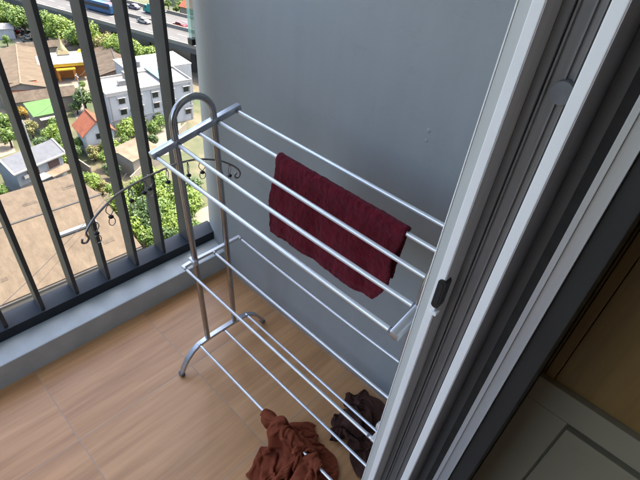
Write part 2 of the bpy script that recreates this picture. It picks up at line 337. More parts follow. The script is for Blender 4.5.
# ---------------------------------------------------------------- crumpled cloths (drapes stored as vertex coordinates)
def draped(name,data,n,m_,dx,dy):
    # data: x, y, z of each vertex in tenths of a millimetre
    co=[(data[i]*.0001+dx,data[i+1]*.0001+dy,data[i+2]*.0001) for i in range(0,len(data),3)]
    me=bpy.data.meshes.new(name); fs=[]
    for j in range(n):
        for i in range(n):
            a=j*(n+1)+i; fs.append((a,a+1,a+n+2,a+n+1))
    me.from_pydata(co,[],fs)
    for p in me.polygons: p.use_smooth=True
    me.materials.append(M[m_]); o=bpy.data.objects.new(name,me); COL.objects.link(o)
    s=o.modifiers.new('sub','SUBSURF'); s.levels=1; s.render_levels=2
    d=o.modifiers.new('thick','SOLIDIFY'); d.thickness=.0036; d.offset=0
    t=bpy.data.textures.new(name+'_creases','CLOUDS'); t.noise_scale=.04; t.noise_depth=2
    dm=o.modifiers.new('crease','DISPLACE'); dm.texture=t; dm.strength=.0035; dm.mid_level=.5
    return o
RUST=[8818,-5722,62,8895,-5759,67,8982,-5751,70,9066,-5764,106,9160,-5748,103,9254,-5741,70,9352,-5729,70,9444,-5717,88,9510,-5676,59,9568,-5648,78,9599,-5601,91,9615,-5550,129,9608,-5476,156,9521,-5484,128,9505,-5405,85,
9508,-5328,55,9543,-5309,98,9567,-5291,83,9592,-5296,97,9626,-5285,62,9683,-5248,64,9741,-5296,69,9785,-5365,92,9826,-5430,166,9877,-5371,235,9833,-5261,271,9799,-5148,318,9858,-5051,331,9919,-5016,400,9977,-4972,383,
9986,-5023,400,9981,-5062,413,9964,-5066,383,9950,-5080,359,9943,-5101,335,9927,-5103,310,9918,-5102,282,9910,-5087,252,9921,-5091,210,9874,-5092,181,9847,-5117,122,9854,-5175,62,9870,-5255,98,9873,-5340,67,9942,-5400,83,
9948,-5343,147,9958,-5428,127,9976,-5495,72,10040,-5541,112,10097,-5482,69,10075,-5567,109,10172,-5593,122,10234,-5532,60,8871,-5578,66,8844,-5628,116,8920,-5626,145,8989,-5618,90,9081,-5596,69,9181,-5577,93,9287,-5565,91,
9387,-5559,101,9457,-5566,156,9501,-5535,108,9504,-5551,166,9528,-5504,211,9481,-5465,150,9496,-5375,171,9528,-5304,135,9521,-5232,101,9563,-5207,119,9571,-5229,142,9593,-5220,112,9642,-5242,119,9661,-5306,106,9708,-5366,137,
9750,-5422,208,9807,-5439,288,9870,-5381,344,9886,-5262,360,9869,-5131,337,9850,-5027,375,9919,-4965,396,9981,-4997,427,10030,-5019,442,10047,-5021,405,10053,-5024,373,10057,-5030,341,10050,-5031,311,10033,-5028,284,10006,-5019,262,
9964,-5001,273,9940,-5013,222,9916,-5049,168,9886,-5086,105,9904,-5162,73,9854,-5229,94,9846,-5325,118,9897,-5377,134,9908,-5329,67,10000,-5340,70,10016,-5396,141,10064,-5424,70,10053,-5428,165,10143,-5483,147,10215,-5500,66,
10192,-5561,158,8786,-5423,121,8843,-5426,74,8877,-5414,146,8918,-5411,70,9010,-5406,91,9113,-5408,78,9220,-5407,70,9300,-5410,137,9293,-5501,145,9357,-5510,184,9433,-5472,207,9461,-5417,204,9435,-5372,141,9485,-5311,104,
9491,-5243,142,9547,-5232,155,9558,-5192,172,9594,-5189,155,9631,-5241,155,9641,-5299,164,9710,-5303,181,9744,-5368,223,9754,-5422,293,9816,-5412,358,9865,-5339,397,9838,-5231,384,9869,-5122,395,9868,-5018,413,9928,-4954,428,
9994,-4979,472,10026,-4949,425,9989,-4953,384,9993,-4931,342,10023,-4906,360,10055,-4894,355,10085,-4900,338,10103,-4934,314,10078,-4955,262,10045,-4992,204,10010,-5037,138,9976,-5081,69,9963,-5115,144,9868,-5193,114,9847,-5271,146,
9885,-5310,181,9926,-5249,138,9995,-5295,188,10047,-5267,113,10126,-5299,73,10145,-5321,171,10226,-5378,107,10225,-5455,203,10209,-5444,84,8753,-5297,62,8714,-5325,131,8771,-5269,109,8854,-5253,97,8947,-5267,75,9048,-5285,93,
9150,-5290,67,9171,-5365,132,9195,-5421,195,9275,-5420,218,9374,-5377,184,9416,-5325,180,9453,-5284,138,9483,-5234,96,9526,-5200,127,9525,-5217,183,9561,-5219,199,9616,-5195,185,9625,-5256,192,9654,-5313,211,9718,-5335,235,
9763,-5349,296,9756,-5388,365,9810,-5345,415,9840,-5261,433,9848,-5169,422,9837,-5085,402,9898,-5031,433,9923,-4961,468,10008,-4941,481,9989,-4882,410,9936,-4846,351,9971,-4794,333,10002,-4774,290,10032,-4774,255,10056,-4794,224,
10105,-4795,253,10154,-4845,216,10100,-4885,147,10064,-4941,69,10075,-5018,122,10032,-5090,106,9951,-5173,136,9887,-5185,178,9907,-5210,229,9985,-5237,243,10076,-5211,237,10114,-5166,161,10200,-5189,111,10272,-5278,107,10342,-5339,196,
10291,-5387,83,10345,-5500,67,8686,-5239,86,8671,-5234,181,8747,-5215,209,8830,-5200,191,8918,-5197,145,8974,-5220,62,9072,-5214,71,9085,-5285,129,9149,-5304,182,9238,-5292,212,9341,-5250,151,9392,-5227,101,9422,-5181,120,
9460,-5162,149,9498,-5139,173,9538,-5135,197,9568,-5145,241,9620,-5175,254,9607,-5248,263,9676,-5279,268,9686,-5341,308,9720,-5333,372,9758,-5279,407,9773,-5236,474,9778,-5156,458,9803,-5087,453,9829,-5026,433,9886,-5016,473,
9949,-4975,502,9988,-4882,473,9930,-4803,389,9892,-4719,303,9916,-4685,229,9958,-4658,184,9994,-4651,148,10026,-4639,189,10049,-4692,150,10084,-4767,108,10182,-4793,68,10199,-4901,71,10210,-4991,99,10128,-5060,115,10044,-5111,156,
9985,-5110,196,9999,-5132,252,10050,-5161,302,10093,-5103,254,10186,-5120,234,10266,-5195,213,10361,-5182,127,10318,-5297,70,10419,-5388,69,10355,-5428,179,8659,-5179,89,8657,-5171,191,8727,-5157,232,8807,-5141,214,8886,-5130,159,
8923,-5149,70,8997,-5160,123,9078,-5162,88,9161,-5158,130,9250,-5122,188,9349,-5085,116,9357,-5103,191,9372,-5132,238,9419,-5135,270,9471,-5147,294,9528,-5141,305,9531,-5080,333,9599,-5100,343,9642,-5182,337,9616,-5274,334,
9687,-5256,359,9687,-5243,435,9703,-5179,486,9722,-5102,514,9757,-5045,535,9809,-5020,537,9836,-4980,495,9887,-4952,485,9938,-4909,517,9955,-4804,466,9904,-4709,376,9886,-4601,273,9971,-4540,252,10021,-4515,205,10075,-4518,157,
10122,-4538,132,10160,-4607,129,10195,-4698,141,10200,-4794,198,10283,-4839,149,10286,-4927,128,10201,-4998,145,10124,-5026,177,10077,-5034,227,10091,-5072,279,10050,-5070,336,10124,-5097,337,10210,-5140,315,10241,-5110,198,10295,-5132,73,
10393,-5230,70,10470,-5325,123,10423,-5388,233,8612,-5110,62,8649,-5098,156,8713,-5088,203,8789,-5073,197,8862,-5060,152,8895,-5062,68,8966,-5045,124,9059,-5011,116,9154,-4974,167,9256,-4938,103,9253,-4963,223,9295,-4976,292,
9353,-5001,321,9423,-5003,319,9485,-5013,276,9438,-5069,238,9502,-5056,198,9574,-5024,236,9623,-5123,233,9677,-5178,321,9669,-5154,407,9745,-5125,440,9738,-5049,478,9716,-4977,485,9755,-4943,496,9805,-4941,496,9842,-4927,548,
9887,-4900,530,9919,-4837,512,9921,-4732,451,9864,-4634,358,9980,-4612,271,10078,-4538,278,10138,-4521,229,10144,-4463,233,10179,-4528,225,10234,-4547,176,10237,-4639,214,10271,-4724,170,10287,-4796,239,10245,-4865,164,10252,-4941,206,
10204,-4982,237,10159,-5003,287,10098,-4994,332,10090,-5030,399,10145,-5077,414,10201,-5064,334,10291,-5070,241,10333,-5066,105,10437,-5153,109,10495,-5240,191,10370,-5278,232,8568,-5011,98,8661,-5024,73,8727,-5033,118,8772,-4996,162,
8813,-5015,103,8872,-4967,67,8952,-4918,108,9045,-4849,155,9154,-4792,90,9154,-4806,221,9237,-4793,290,9324,-4818,301,9337,-4881,236,9346,-4972,204,9398,-5052,186,9451,-5107,134,9537,-5136,119,9609,-5123,184,9652,-5020,235,
9733,-5086,307,9720,-5053,400,9678,-5022,461,9721,-4957,431,9765,-4921,423,9780,-4888,450,9821,-4881,482,9858,-4869,522,9884,-4835,540,9915,-4772,515,9862,-4700,439,9902,-4585,371,10022,-4630,314,10121,-4578,260,10124,-4464,262,
10168,-4522,255,10134,-4561,213,10197,-4595,185,10260,-4586,247,10293,-4667,210,10206,-4741,214,10237,-4811,260,10220,-4869,286,10164,-4893,289,10132,-4922,350,10094,-4955,426,10120,-5001,492,10192,-5017,486,10227,-4984,403,10263,-4967,283,
10360,-4969,188,10470,-5039,200,10469,-5121,302,10380,-5115,201,8532,-4897,77,8609,-4926,120,8679,-4947,77,8745,-4931,110,8800,-4941,69,8839,-4892,121,8914,-4802,142,9017,-4725,61,9086,-4655,184,9214,-4648,178,9231,-4741,148,
9306,-4795,182,9398,-4816,243,9385,-4916,177,9385,-5014,110,9477,-5055,63,9565,-5092,62,9651,-5091,135,9729,-5054,230,9729,-5005,346,9644,-5003,415,9693,-4941,441,9747,-4896,433,9746,-4887,488,9777,-4875,525,9825,-4850,551,
9853,-4800,548,9876,-4763,553,9898,-4700,529,9830,-4642,481,9933,-4599,446,10030,-4660,390,10066,-4575,295,10138,-4465,288,10176,-4526,280,10128,-4562,238,10167,-4609,205,10215,-4562,254,10200,-4678,297,10202,-4763,360,10129,-4772,359,
10109,-4819,373,10093,-4858,412,10127,-4879,485,10100,-4935,563,10185,-4945,600,10260,-4944,585,10290,-4898,512,10342,-4972,437,10410,-5048,364,10347,-4939,349,10433,-4910,259,10523,-4997,285,8475,-4816,108,8552,-4856,79,8642,-4869,67,
8728,-4872,69,8770,-4892,124,8789,-4810,117,8873,-4719,72,8989,-4597,79,9104,-4521,161,9159,-4591,78,9218,-4667,69,9291,-4736,115,9353,-4762,227,9421,-4867,166,9408,-4998,152,9502,-5016,84,9598,-5051,67,9677,-5035,145,
9737,-4987,245,9660,-4980,344,9658,-4947,438,9725,-4884,440,9787,-4836,469,9811,-4796,519,9818,-4774,578,9854,-4745,611,9846,-4696,599,9881,-4672,618,9851,-4613,590,9921,-4586,546,9941,-4679,557,10037,-4638,517,10013,-4579,405,
10104,-4559,300,10138,-4480,299,10171,-4545,286,10176,-4606,283,10166,-4667,348,10164,-4697,467,10077,-4735,493,10070,-4771,540,10092,-4817,567,10141,-4838,598,10088,-4852,665,10184,-4862,701,10265,-4820,678,10335,-4852,709,10400,-4879,656,
10477,-4913,593,10575,-4954,539,10588,-4877,439,10561,-4759,413,10647,-4831,364,8474,-4742,97,8551,-4785,70,8642,-4812,106,8738,-4812,116,8759,-4829,187,8839,-4795,203,8882,-4670,169,8913,-4520,105,9050,-4463,83,9158,-4484,64,
9220,-4565,71,9249,-4656,147,9383,-4700,174,9453,-4814,237,9436,-4959,232,9543,-4983,173,9638,-4961,118,9716,-4955,194,9683,-4949,299,9635,-4939,400,9698,-4888,461,9751,-4828,511,9780,-4725,545,9805,-4649,607,9797,-4609,688,
9829,-4613,715,9867,-4584,711,9866,-4516,676,9941,-4492,676,9964,-4551,710,9922,-4613,720,9991,-4666,680,9987,-4606,558,10039,-4544,446,10094,-4576,352,10147,-4603,369,10085,-4631,404,10051,-4675,502,10035,-4677,618,10076,-4697,698,
10108,-4716,746,10165,-4713,749,10111,-4734,799,10198,-4743,820,10279,-4706,779,10369,-4719,791,10447,-4709,750,10478,-4685,662,10571,-4689,628,10491,-4742,691,10556,-4835,717,10634,-4763,656,10675,-4856,576,8536,-4690,122,8612,-4717,70,
8709,-4736,109,8733,-4748,204,8740,-4763,278,8814,-4718,288,8937,-4683,276,8897,-4550,231,8950,-4444,180,9047,-4429,141,9153,-4452,128,9258,-4527,156,9353,-4602,238,9344,-4745,272,9466,-4815,293,9548,-4812,193,9657,-4829,232,
9711,-4862,318,9640,-4865,384,9655,-4865,476,9717,-4803,515,9763,-4754,604,9820,-4658,725,9832,-4559,811,9901,-4531,888,9907,-4475,894,9926,-4426,865,9863,-4400,854,9931,-4408,862,9960,-4447,889,9944,-4522,888,9922,-4603,840,
9986,-4654,742,9997,-4579,631,10043,-4540,558,10081,-4584,569,10018,-4614,609,10090,-4595,688,10117,-4605,784,10099,-4588,865,10179,-4559,872,10140,-4573,938,10218,-4572,936,10300,-4566,903,10381,-4558,861,10424,-4547,784,10505,-4534,742,
10596,-4564,789,10600,-4637,871,10540,-4698,938,10609,-4779,953,10696,-4755,869,10682,-4745,728,8648,-4620,70,8720,-4632,138,8742,-4651,238,8759,-4659,325,8784,-4678,388,8793,-4749,426,8899,-4748,410,8882,-4640,381,8912,-4545,345,
8958,-4454,322,9063,-4407,290,9197,-4410,270,9241,-4531,338,9338,-4623,395,9439,-4618,296,9563,-4645,336,9672,-4668,376,9710,-4723,453,9639,-4750,503,9705,-4744,544,9728,-4691,629,9784,-4641,737,9914,-4556,852,9928,-4493,1014,
9894,-4409,1080,9829,-4356,1083,9893,-4393,1094,9840,-4354,1084,9884,-4343,1070,9927,-4366,1071,9941,-4445,1055,9907,-4523,1000,9941,-4613,926,10017,-4620,842,9987,-4582,781,9994,-4524,774,10062,-4507,797,10060,-4557,878,10091,-4461,881,
10161,-4422,927,10114,-4429,1007,10203,-4396,988,10283,-4377,947,10351,-4373,891,10426,-4387,854,10508,-4415,838,10562,-4476,893,10515,-4556,960,10510,-4620,1058,10527,-4675,1141,10597,-4638,1085,10639,-4632,963,10721,-4668,837,8720,-4517,226,
8727,-4537,327,8726,-4555,418,8730,-4572,489,8750,-4604,538,8785,-4657,566,8810,-4730,571,8882,-4762,558,8933,-4694,532,8949,-4587,524,9050,-4515,487,9145,-4414,468,9278,-4373,455,9397,-4439,482,9398,-4573,518,9524,-4574,559,
9623,-4624,595,9703,-4560,578,9670,-4620,632,9738,-4613,658,9788,-4565,740,9851,-4502,853,9871,-4440,1007,9760,-4430,1101,9741,-4462,1215,9776,-4436,1276,9825,-4399,1308,9878,-4433,1293,9864,-4379,1278,9873,-4331,1240,9863,-4385,1172,
9918,-4468,1136,9898,-4551,1084,9962,-4556,1024,10027,-4564,997,10039,-4509,981,9970,-4469,951,10049,-4438,966,10116,-4363,974,10174,-4351,1035,10220,-4407,1100,10316,-4380,1087,10393,-4342,1052,10389,-4425,1026,10457,-4458,979,10539,-4462,969,
10491,-4539,1015,10575,-4559,1104,10552,-4618,1205,10616,-4661,1248,10668,-4662,1176,10684,-4632,1048,10688,-4614,892,8612,-4462,430,8613,-4478,534,8616,-4498,610,8630,-4528,660,8659,-4565,692,8695,-4604,713,8739,-4634,730,8788,-4674,748,
8840,-4741,759,8948,-4710,739,9041,-4618,694,9141,-4521,655,9205,-4402,652,9331,-4404,689,9353,-4527,734,9464,-4573,774,9578,-4565,791,9638,-4491,748,9722,-4472,729,9766,-4493,793,9825,-4429,867,9822,-4390,1008,9688,-4470,1072,
9769,-4568,1179,9853,-4569,1295,9898,-4530,1383,9911,-4496,1453,9941,-4457,1464,9955,-4402,1426,9896,-4369,1380,9889,-4390,1276,9898,-4378,1179,9904,-4456,1177,9938,-4499,1174,9994,-4503,1162,9937,-4470,1112,9972,-4414,1061,10064,-4379,1035,
10138,-4307,1045,10174,-4354,1130,10260,-4345,1163,10288,-4283,1065,10312,-4313,991,10415,-4307,987,10469,-4351,1050,10513,-4410,1089,10552,-4507,1128,10527,-4587,1222,10600,-4604,1299,10674,-4620,1285,10703,-4625,1201,10696,-4602,1072,10705,-4592,920,
8524,-4379,639,8541,-4379,742,8563,-4403,804,8568,-4456,832,8586,-4508,843,8603,-4556,853,8628,-4603,883,8683,-4631,927,8765,-4661,953,8867,-4721,943,8980,-4648,892,9083,-4555,847,9184,-4471,842,9258,-4377,876,9318,-4477,918,
9415,-4539,945,9517,-4494,932,9619,-4482,909,9699,-4444,890,9745,-4363,900,9775,-4336,1000,9695,-4436,1057,9709,-4540,1168,9790,-4578,1286,9882,-4546,1382,9851,-4493,1493,9798,-4445,1509,9848,-4454,1537,9871,-4408,1480,9954,-4346,1430,
9898,-4360,1343,9882,-4358,1241,9909,-4405,1232,9910,-4429,1250,9959,-4452,1257,9954,-4380,1188,9999,-4357,1144,10054,-4330,1051,10139,-4380,1089,10153,-4414,1222,10257,-4408,1266,10282,-4346,1123,10353,-4296,1075,10421,-4357,1082,10380,-4430,1068,
10425,-4505,1094,10443,-4467,1196,10547,-4468,1251,10620,-4507,1288,10675,-4535,1251,10709,-4562,1166,10726,-4567,1045,10731,-4562,908,8423,-4417,821,8454,-4476,902,8454,-4431,956,8509,-4401,981,8542,-4451,981,8597,-4475,982,8593,-4543,1024,
8595,-4625,1066,8681,-4667,1096,8797,-4699,1091,8927,-4658,1051,9014,-4553,1005,9081,-4444,976,9181,-4389,1018,9281,-4437,1052,9367,-4508,1063,9473,-4485,1049,9569,-4462,1025,9595,-4396,968,9657,-4329,1013,9684,-4405,1070,9722,-4448,1167,
9716,-4521,1268,9813,-4511,1319,9815,-4549,1426,9757,-4506,1494,9841,-4486,1522,9802,-4447,1553,9844,-4381,1494,9939,-4327,1463,9876,-4313,1359,9869,-4319,1277,9888,-4356,1290,9924,-4363,1299,9958,-4382,1261,10012,-4356,1161,10012,-4303,1051,
10102,-4264,1035,10082,-4370,1177,10087,-4335,1297,10200,-4315,1261,10323,-4379,1324,10308,-4376,1210,10384,-4396,1257,10412,-4336,1132,10447,-4413,1179,10540,-4396,1139,10566,-4479,1124,10638,-4468,1166,10585,-4541,1160,10636,-4539,1075,10680,-4524,975,
10782,-4514,920,8355,-4471,950,8390,-4543,1019,8430,-4504,1072,8462,-4443,1093,8515,-4405,1087,8583,-4440,1087,8518,-4512,1092,8563,-4583,1149,8652,-4632,1178,8762,-4678,1182,8888,-4638,1158,8934,-4523,1097,9009,-4415,1075,9128,-4395,1118,
9241,-4425,1145,9328,-4498,1156,9428,-4475,1144,9516,-4444,1115,9581,-4378,1078,9677,-4431,1090,9621,-4406,1171,9647,-4440,1229,9694,-4440,1320,9770,-4455,1385,9846,-4473,1440,9760,-4455,1463,9767,-4475,1524,9756,-4396,1529,9857,-4324,1507,
9929,-4269,1423,9874,-4275,1311,9920,-4314,1306,9946,-4331,1293,9984,-4331,1276,10016,-4371,1193,10045,-4397,1057,10087,-4280,1008,10126,-4180,1066,10117,-4280,968,10138,-4205,1185,10136,-4128,1312,10269,-4125,1326,10250,-4291,1352,10376,-4254,1331,
10359,-4338,1299,10443,-4389,1338,10434,-4377,1210,10492,-4439,1233,10532,-4357,1180,10599,-4391,1107,10686,-4413,1049,10759,-4447,996,10845,-4493,987,8309,-4489,1027,8351,-4548,1105,8399,-4511,1157,8430,-4448,1166,8489,-4405,1149,8576,-4398,1121,
8509,-4480,1121,8586,-4548,1155,8678,-4606,1143,8771,-4629,1206,8890,-4598,1209,8909,-4483,1155,8994,-4378,1143,9119,-4394,1205,9204,-4498,1213,9298,-4474,1271,9386,-4504,1258,9472,-4472,1220,9566,-4430,1180,9637,-4351,1170,9723,-4334,1154,
9762,-4390,1179,9791,-4372,1248,9834,-4368,1326,9793,-4386,1394,9831,-4362,1463,9778,-4381,1449,9829,-4338,1489,9899,-4256,1441,9926,-4297,1325,9908,-4366,1248,9940,-4369,1206,9984,-4342,1181,9980,-4399,1118,10020,-4369,1075,10068,-4290,1079,
10085,-4167,1036,10113,-4197,960,10140,-4188,1029,10155,-4312,946,10210,-4246,1154,10217,-4082,1186,10217,-4026,1356,10385,-4056,1327,10354,-4184,1352,10419,-4294,1286,10466,-4346,1342,10531,-4332,1260,10620,-4377,1269,10660,-4455,1193,10744,-4425,1135,
10783,-4485,1077,10823,-4431,1034,8233,-4524,1101,8286,-4514,1192,8346,-4463,1217,8406,-4430,1235,8466,-4384,1197,8561,-4366,1164,8542,-4473,1185,8638,-4481,1125,8721,-4528,1181,8804,-4554,1247,8911,-4527,1251,8905,-4419,1203,9021,-4346,1216,
9083,-4484,1253,9192,-4565,1308,9300,-4565,1365,9359,-4512,1385,9400,-4443,1322,9514,-4458,1299,9617,-4438,1274,9608,-4365,1236,9662,-4371,1284,9685,-4304,1280,9758,-4276,1302,9828,-4329,1312,9868,-4337,1356,9865,-4305,1416,9898,-4256,1384,
9910,-4287,1290,9939,-4437,1227,9929,-4460,1100,9933,-4331,1085,9961,-4337,1051,9995,-4319,1059,10022,-4252,1074,10019,-4188,1026,10069,-4245,1004,10102,-4131,985,10095,-4190,1066,10189,-4167,1039,10191,-4382,983,10253,-4312,1060,10250,-4172,1268,
10310,-3958,1380,10362,-4087,1243,10416,-4171,1331,10452,-4258,1347,10535,-4281,1326,10571,-4386,1325,10658,-4431,1256,10731,-4464,1190,10796,-4459,1135,10777,-4415,1089,8137,-4490,1184,8200,-4419,1234,8275,-4390,1249,8365,-4372,1222,8456,-4367,1246,
8557,-4345,1223,8586,-4452,1258,8666,-4401,1189,8735,-4448,1259,8834,-4453,1231,8909,-4448,1302,8916,-4346,1251,9045,-4366,1296,9082,-4519,1344,9224,-4474,1328,9208,-4546,1416,9268,-4481,1424,9348,-4426,1427,9462,-4420,1416,9562,-4394,1401,
9504,-4389,1338,9562,-4346,1370,9634,-4318,1383,9714,-4298,1381,9790,-4284,1365,9816,-4283,1313,9837,-4235,1354,9879,-4257,1302,9947,-4335,1304,9967,-4408,1357,9966,-4302,1180,9956,-4243,1073,9973,-4216,984,9986,-4163,1075,10051,-4141,1083,
10062,-4227,1019,10035,-4168,1062,10076,-4089,1036,10142,-4134,1089,10214,-4120,998,10187,-4253,1054,10317,-4249,1037,10279,-4185,1126,10276,-3926,1300,10285,-4102,1293,10426,-4093,1276,10463,-4171,1309,10513,-4218,1362,10571,-4317,1346,10620,-4413,1321,
10683,-4455,1263,10746,-4451,1216,10795,-4432,1190,8080,-4400,1107,8145,-4344,1170,8221,-4330,1222,8322,-4342,1245,8434,-4325,1248,8536,-4363,1268,8628,-4421,1319,8665,-4329,1256,8771,-4352,1258,8868,-4360,1257,8894,-4364,1349,8949,-4287,1304,
9007,-4392,1355,9111,-4469,1414,9222,-4413,1390,9180,-4480,1377,9258,-4490,1334,9343,-4463,1312,9399,-4371,1313,9436,-4333,1396,9496,-4264,1397,9495,-4262,1308,9582,-4242,1333,9672,-4236,1355,9758,-4249,1334,9834,-4218,1342,9893,-4208,1319,
9930,-4257,1333,9942,-4279,1310,9958,-4274,1381,9957,-4177,1307,9923,-4111,1126,9961,-4121,1047,9996,-4141,925,10051,-4080,1015,10041,-4125,1096,10094,-4099,1095,10163,-4060,1059,10195,-4076,1141,10136,-4098,1050,10227,-4185,1010,10307,-4099,1058,
10385,-3980,1057,10252,-4050,1110,10338,-4055,1298,10465,-4022,1241,10487,-4092,1322,10542,-4153,1305,10585,-4213,1366,10630,-4295,1335,10664,-4369,1349,10693,-4425,1329,10726,-4463,1302,8026,-4336,1090,8126,-4356,1104,8221,-4359,1192,8313,-4335,1268,
8428,-4316,1277,8540,-4329,1298,8628,-4373,1367,8696,-4290,1325,8782,-4349,1354,8822,-4284,1298,8911,-4284,1314,8986,-4249,1365,9003,-4361,1415,9112,-4408,1401,9182,-4445,1343,9253,-4432,1334,9308,-4393,1379,9274,-4376,1283,9301,-4286,1330,
9325,-4260,1420,9391,-4187,1422,9427,-4160,1329,9534,-4145,1336,9642,-4167,1325,9734,-4209,1358,9826,-4217,1366,9890,-4196,1335,9915,-4247,1355,9920,-4198,1315,9958,-4110,1336,9898,-4075,1336,9978,-4033,1350,9975,-4219,1320,10006,-4254,1154,
10023,-4105,1090,10059,-4048,1219,10101,-4041,1227,10073,-4104,1146,10117,-4040,1072,10214,-4016,1017,10219,-4064,1121,10272,-3942,1086,10242,-3984,1215,10337,-4107,1259,10400,-4070,1163,10487,-4106,1198,10511,-4030,1240,10563,-4044,1284,10603,-4082,1331,
10640,-4156,1346,10670,-4219,1358,10695,-4275,1333,10736,-4314,1338,8030,-4336,1120,8125,-4384,1084,8232,-4378,1170,8332,-4359,1271,8444,-4330,1306,8548,-4284,1310,8627,-4299,1392,8740,-4284,1413,8759,-4248,1317,8835,-4210,1366,8913,-4197,1322,
8929,-4220,1415,9011,-4288,1434,9089,-4329,1398,9119,-4346,1338,9163,-4321,1315,9139,-4354,1373,9199,-4295,1402,9229,-4222,1429,9253,-4164,1356,9306,-4083,1402,9399,-4031,1350,9505,-4032,1295,9621,-4073,1298,9691,-4153,1358,9793,-4185,1343,
9863,-4184,1371,9871,-4178,1325,9888,-4108,1355,9854,-4094,1257,9882,-4098,1132,9956,-4037,1122,9988,-4056,1313,9995,-4254,1377,10074,-4263,1349,10073,-4136,1356,10110,-4148,1294,10142,-4087,1265,10182,-4081,1206,10115,-4012,1158,10167,-3912,1187,
10254,-3940,1266,10392,-3985,1239,10414,-4062,1164,10497,-4056,1201,10519,-4100,1144,10575,-4068,1183,10605,-4023,1184,10647,-4040,1212,10600,-4083,1225,10644,-4092,1277,10704,-4111,1328,10745,-4147,1315,8036,-4354,1170,8120,-4429,1124,8228,-4411,1216,
8334,-4375,1314,8454,-4342,1355,8551,-4263,1380,8656,-4212,1345,8717,-4165,1432,8812,-4160,1389,8798,-4120,1298,8890,-4105,1333,8951,-4182,1338,9014,-4206,1387,9056,-4212,1435,9043,-4224,1373,9094,-4218,1409,9166,-4183,1375,9109,-4165,1437,
9150,-4098,1427,9193,-4039,1370,9274,-3970,1331,9344,-4011,1232,9444,-4088,1206,9571,-4064,1206,9664,-4124,1276,9748,-4113,1350,9814,-4110,1370,9858,-4075,1345,9866,-4033,1267,9881,-4048,1144,9898,-4051,1052,9888,-4133,1064,9971,-4081,1105,
10025,-4058,1228,9997,-4074,1279,10044,-4019,1308,10121,-4020,1314,10085,-3966,1276,10167,-3944,1281,10244,-3932,1210,10321,-3992,1194,10383,-3921,1142,10410,-3999,1103,10487,-4000,1129,10503,-4062,1119,10555,-4054,1102,10610,-4100,1129,10635,-4043,1107,
10645,-4004,1111,10670,-4040,1126,10640,-4108,1134,10711,-4076,1179,10663,-4076,1204,8023,-4442,1191,8107,-4376,1211,8213,-4401,1296,8327,-4318,1344,8467,-4289,1318,8523,-4181,1381,8627,-4115,1401,8719,-4046,1375,8815,-4038,1422,8882,-4066,1341,
8880,-4098,1235,8933,-4091,1315,8975,-4103,1365,9012,-4075,1393,9062,-4036,1390,9032,-4069,1323,9029,-4121,1274,9099,-4078,1302,9171,-4060,1287,9245,-4093,1261,9312,-4013,1221,9376,-3908,1196,9404,-4023,1142,9513,-4092,1135,9622,-4075,1203,
9714,-4092,1249,9784,-4072,1260,9821,-4086,1207,9845,-4045,1138,9863,-4000,1072,9826,-4051,1031,9903,-4081,1039,9988,-4086,1007,10004,-4040,1080,10003,-4099,1128,10057,-4044,1158,10145,-4022,1180,10184,-3939,1197,10250,-3977,1179,10319,-4028,1140,
10364,-3970,1060,10435,-3936,1030,10495,-3970,1049,10517,-4009,1070,10509,-4057,1079,10547,-4093,1089,10608,-4094,1087,10600,-4037,1064,10621,-4009,1034,10671,-4035,1023,10713,-4094,1033,10718,-4165,1061,10690,-4126,1066,8005,-4347,1257,8101,-4355,1310,
8217,-4335,1348,8331,-4276,1302,8462,-4235,1359,8505,-4104,1345,8583,-4023,1427,8684,-3969,1451,8788,-3937,1423,8884,-3977,1359,8928,-4026,1262,8965,-4095,1224,9004,-4064,1255,9007,-3997,1273,9066,-3989,1235,9115,-4031,1183,9124,-4094,1150,
9153,-4025,1181,9182,-4093,1161,9259,-4089,1152,9282,-3991,1138,9310,-3883,1166,9380,-3964,1110,9475,-4025,1153,9567,-4082,1122,9655,-4070,1148,9724,-4093,1148,9755,-4035,1124,9786,-4001,1080,9807,-3992,1020,9872,-4029,1019,9892,-4086,982,
9943,-4037,1011,9915,-4034,1101,10002,-4013,1153,10084,-3985,1086,10171,-3947,1130,10262,-3980,1126,10319,-4036,1086,10414,-4026,1042,10443,-3974,955,10515,-3954,957,10537,-3991,998,10545,-4016,1040,10518,-4053,1052,10536,-4095,1067,10595,-4116,1071,
10595,-4067,1020,10617,-4041,967,10667,-4085,940,10705,-4153,940,10764,-4179,949,10710,-4189,952,7996,-4316,1274,8099,-4307,1294,8186,-4268,1371,8311,-4213,1375,8433,-4138,1331,8581,-4116,1289,8609,-3995,1350,8692,-3916,1377,8787,-3953,1320,
8884,-3978,1241,8848,-4066,1177,8897,-4013,1168,8953,-4000,1169,8976,-4074,1180,9046,-4083,1154,9083,-4081,1098,9095,-4014,1104,9165,-4029,1101,9164,-4098,1106,9238,-4109,1115,9298,-4038,1118,9314,-3939,1108,9392,-3866,1110,9475,-3927,1126,
9518,-4000,1084,9580,-4054,1070,9647,-4087,1064,9710,-4096,1040,9765,-4096,1020,9804,-4088,973,9843,-4047,936,9899,-4010,973,9905,-4027,1052,9932,-3995,1144,10040,-3983,1125,10148,-3944,1071,10263,-3964,1107,10273,-4047,1053,10349,-4082,1011,
10438,-4070,983,10509,-3996,957,10562,-3960,935,10555,-3987,988,10570,-4018,1035,10554,-4064,1050,10512,-4086,1038,10561,-4112,1022,10619,-4134,981,10610,-4115,900,10670,-4166,874,10727,-4212,859,10778,-4178,843,10767,-4233,869,7998,-4291,1294,
8102,-4270,1299,8208,-4250,1339,8304,-4151,1361,8425,-4130,1278,8565,-4089,1241,8623,-3972,1291,8710,-3898,1307,8824,-3894,1276,8842,-3953,1169,8849,-4023,1096,8893,-4073,1086,8959,-4086,1091,9029,-4053,1075,9056,-3977,1095,9089,-3995,1037,
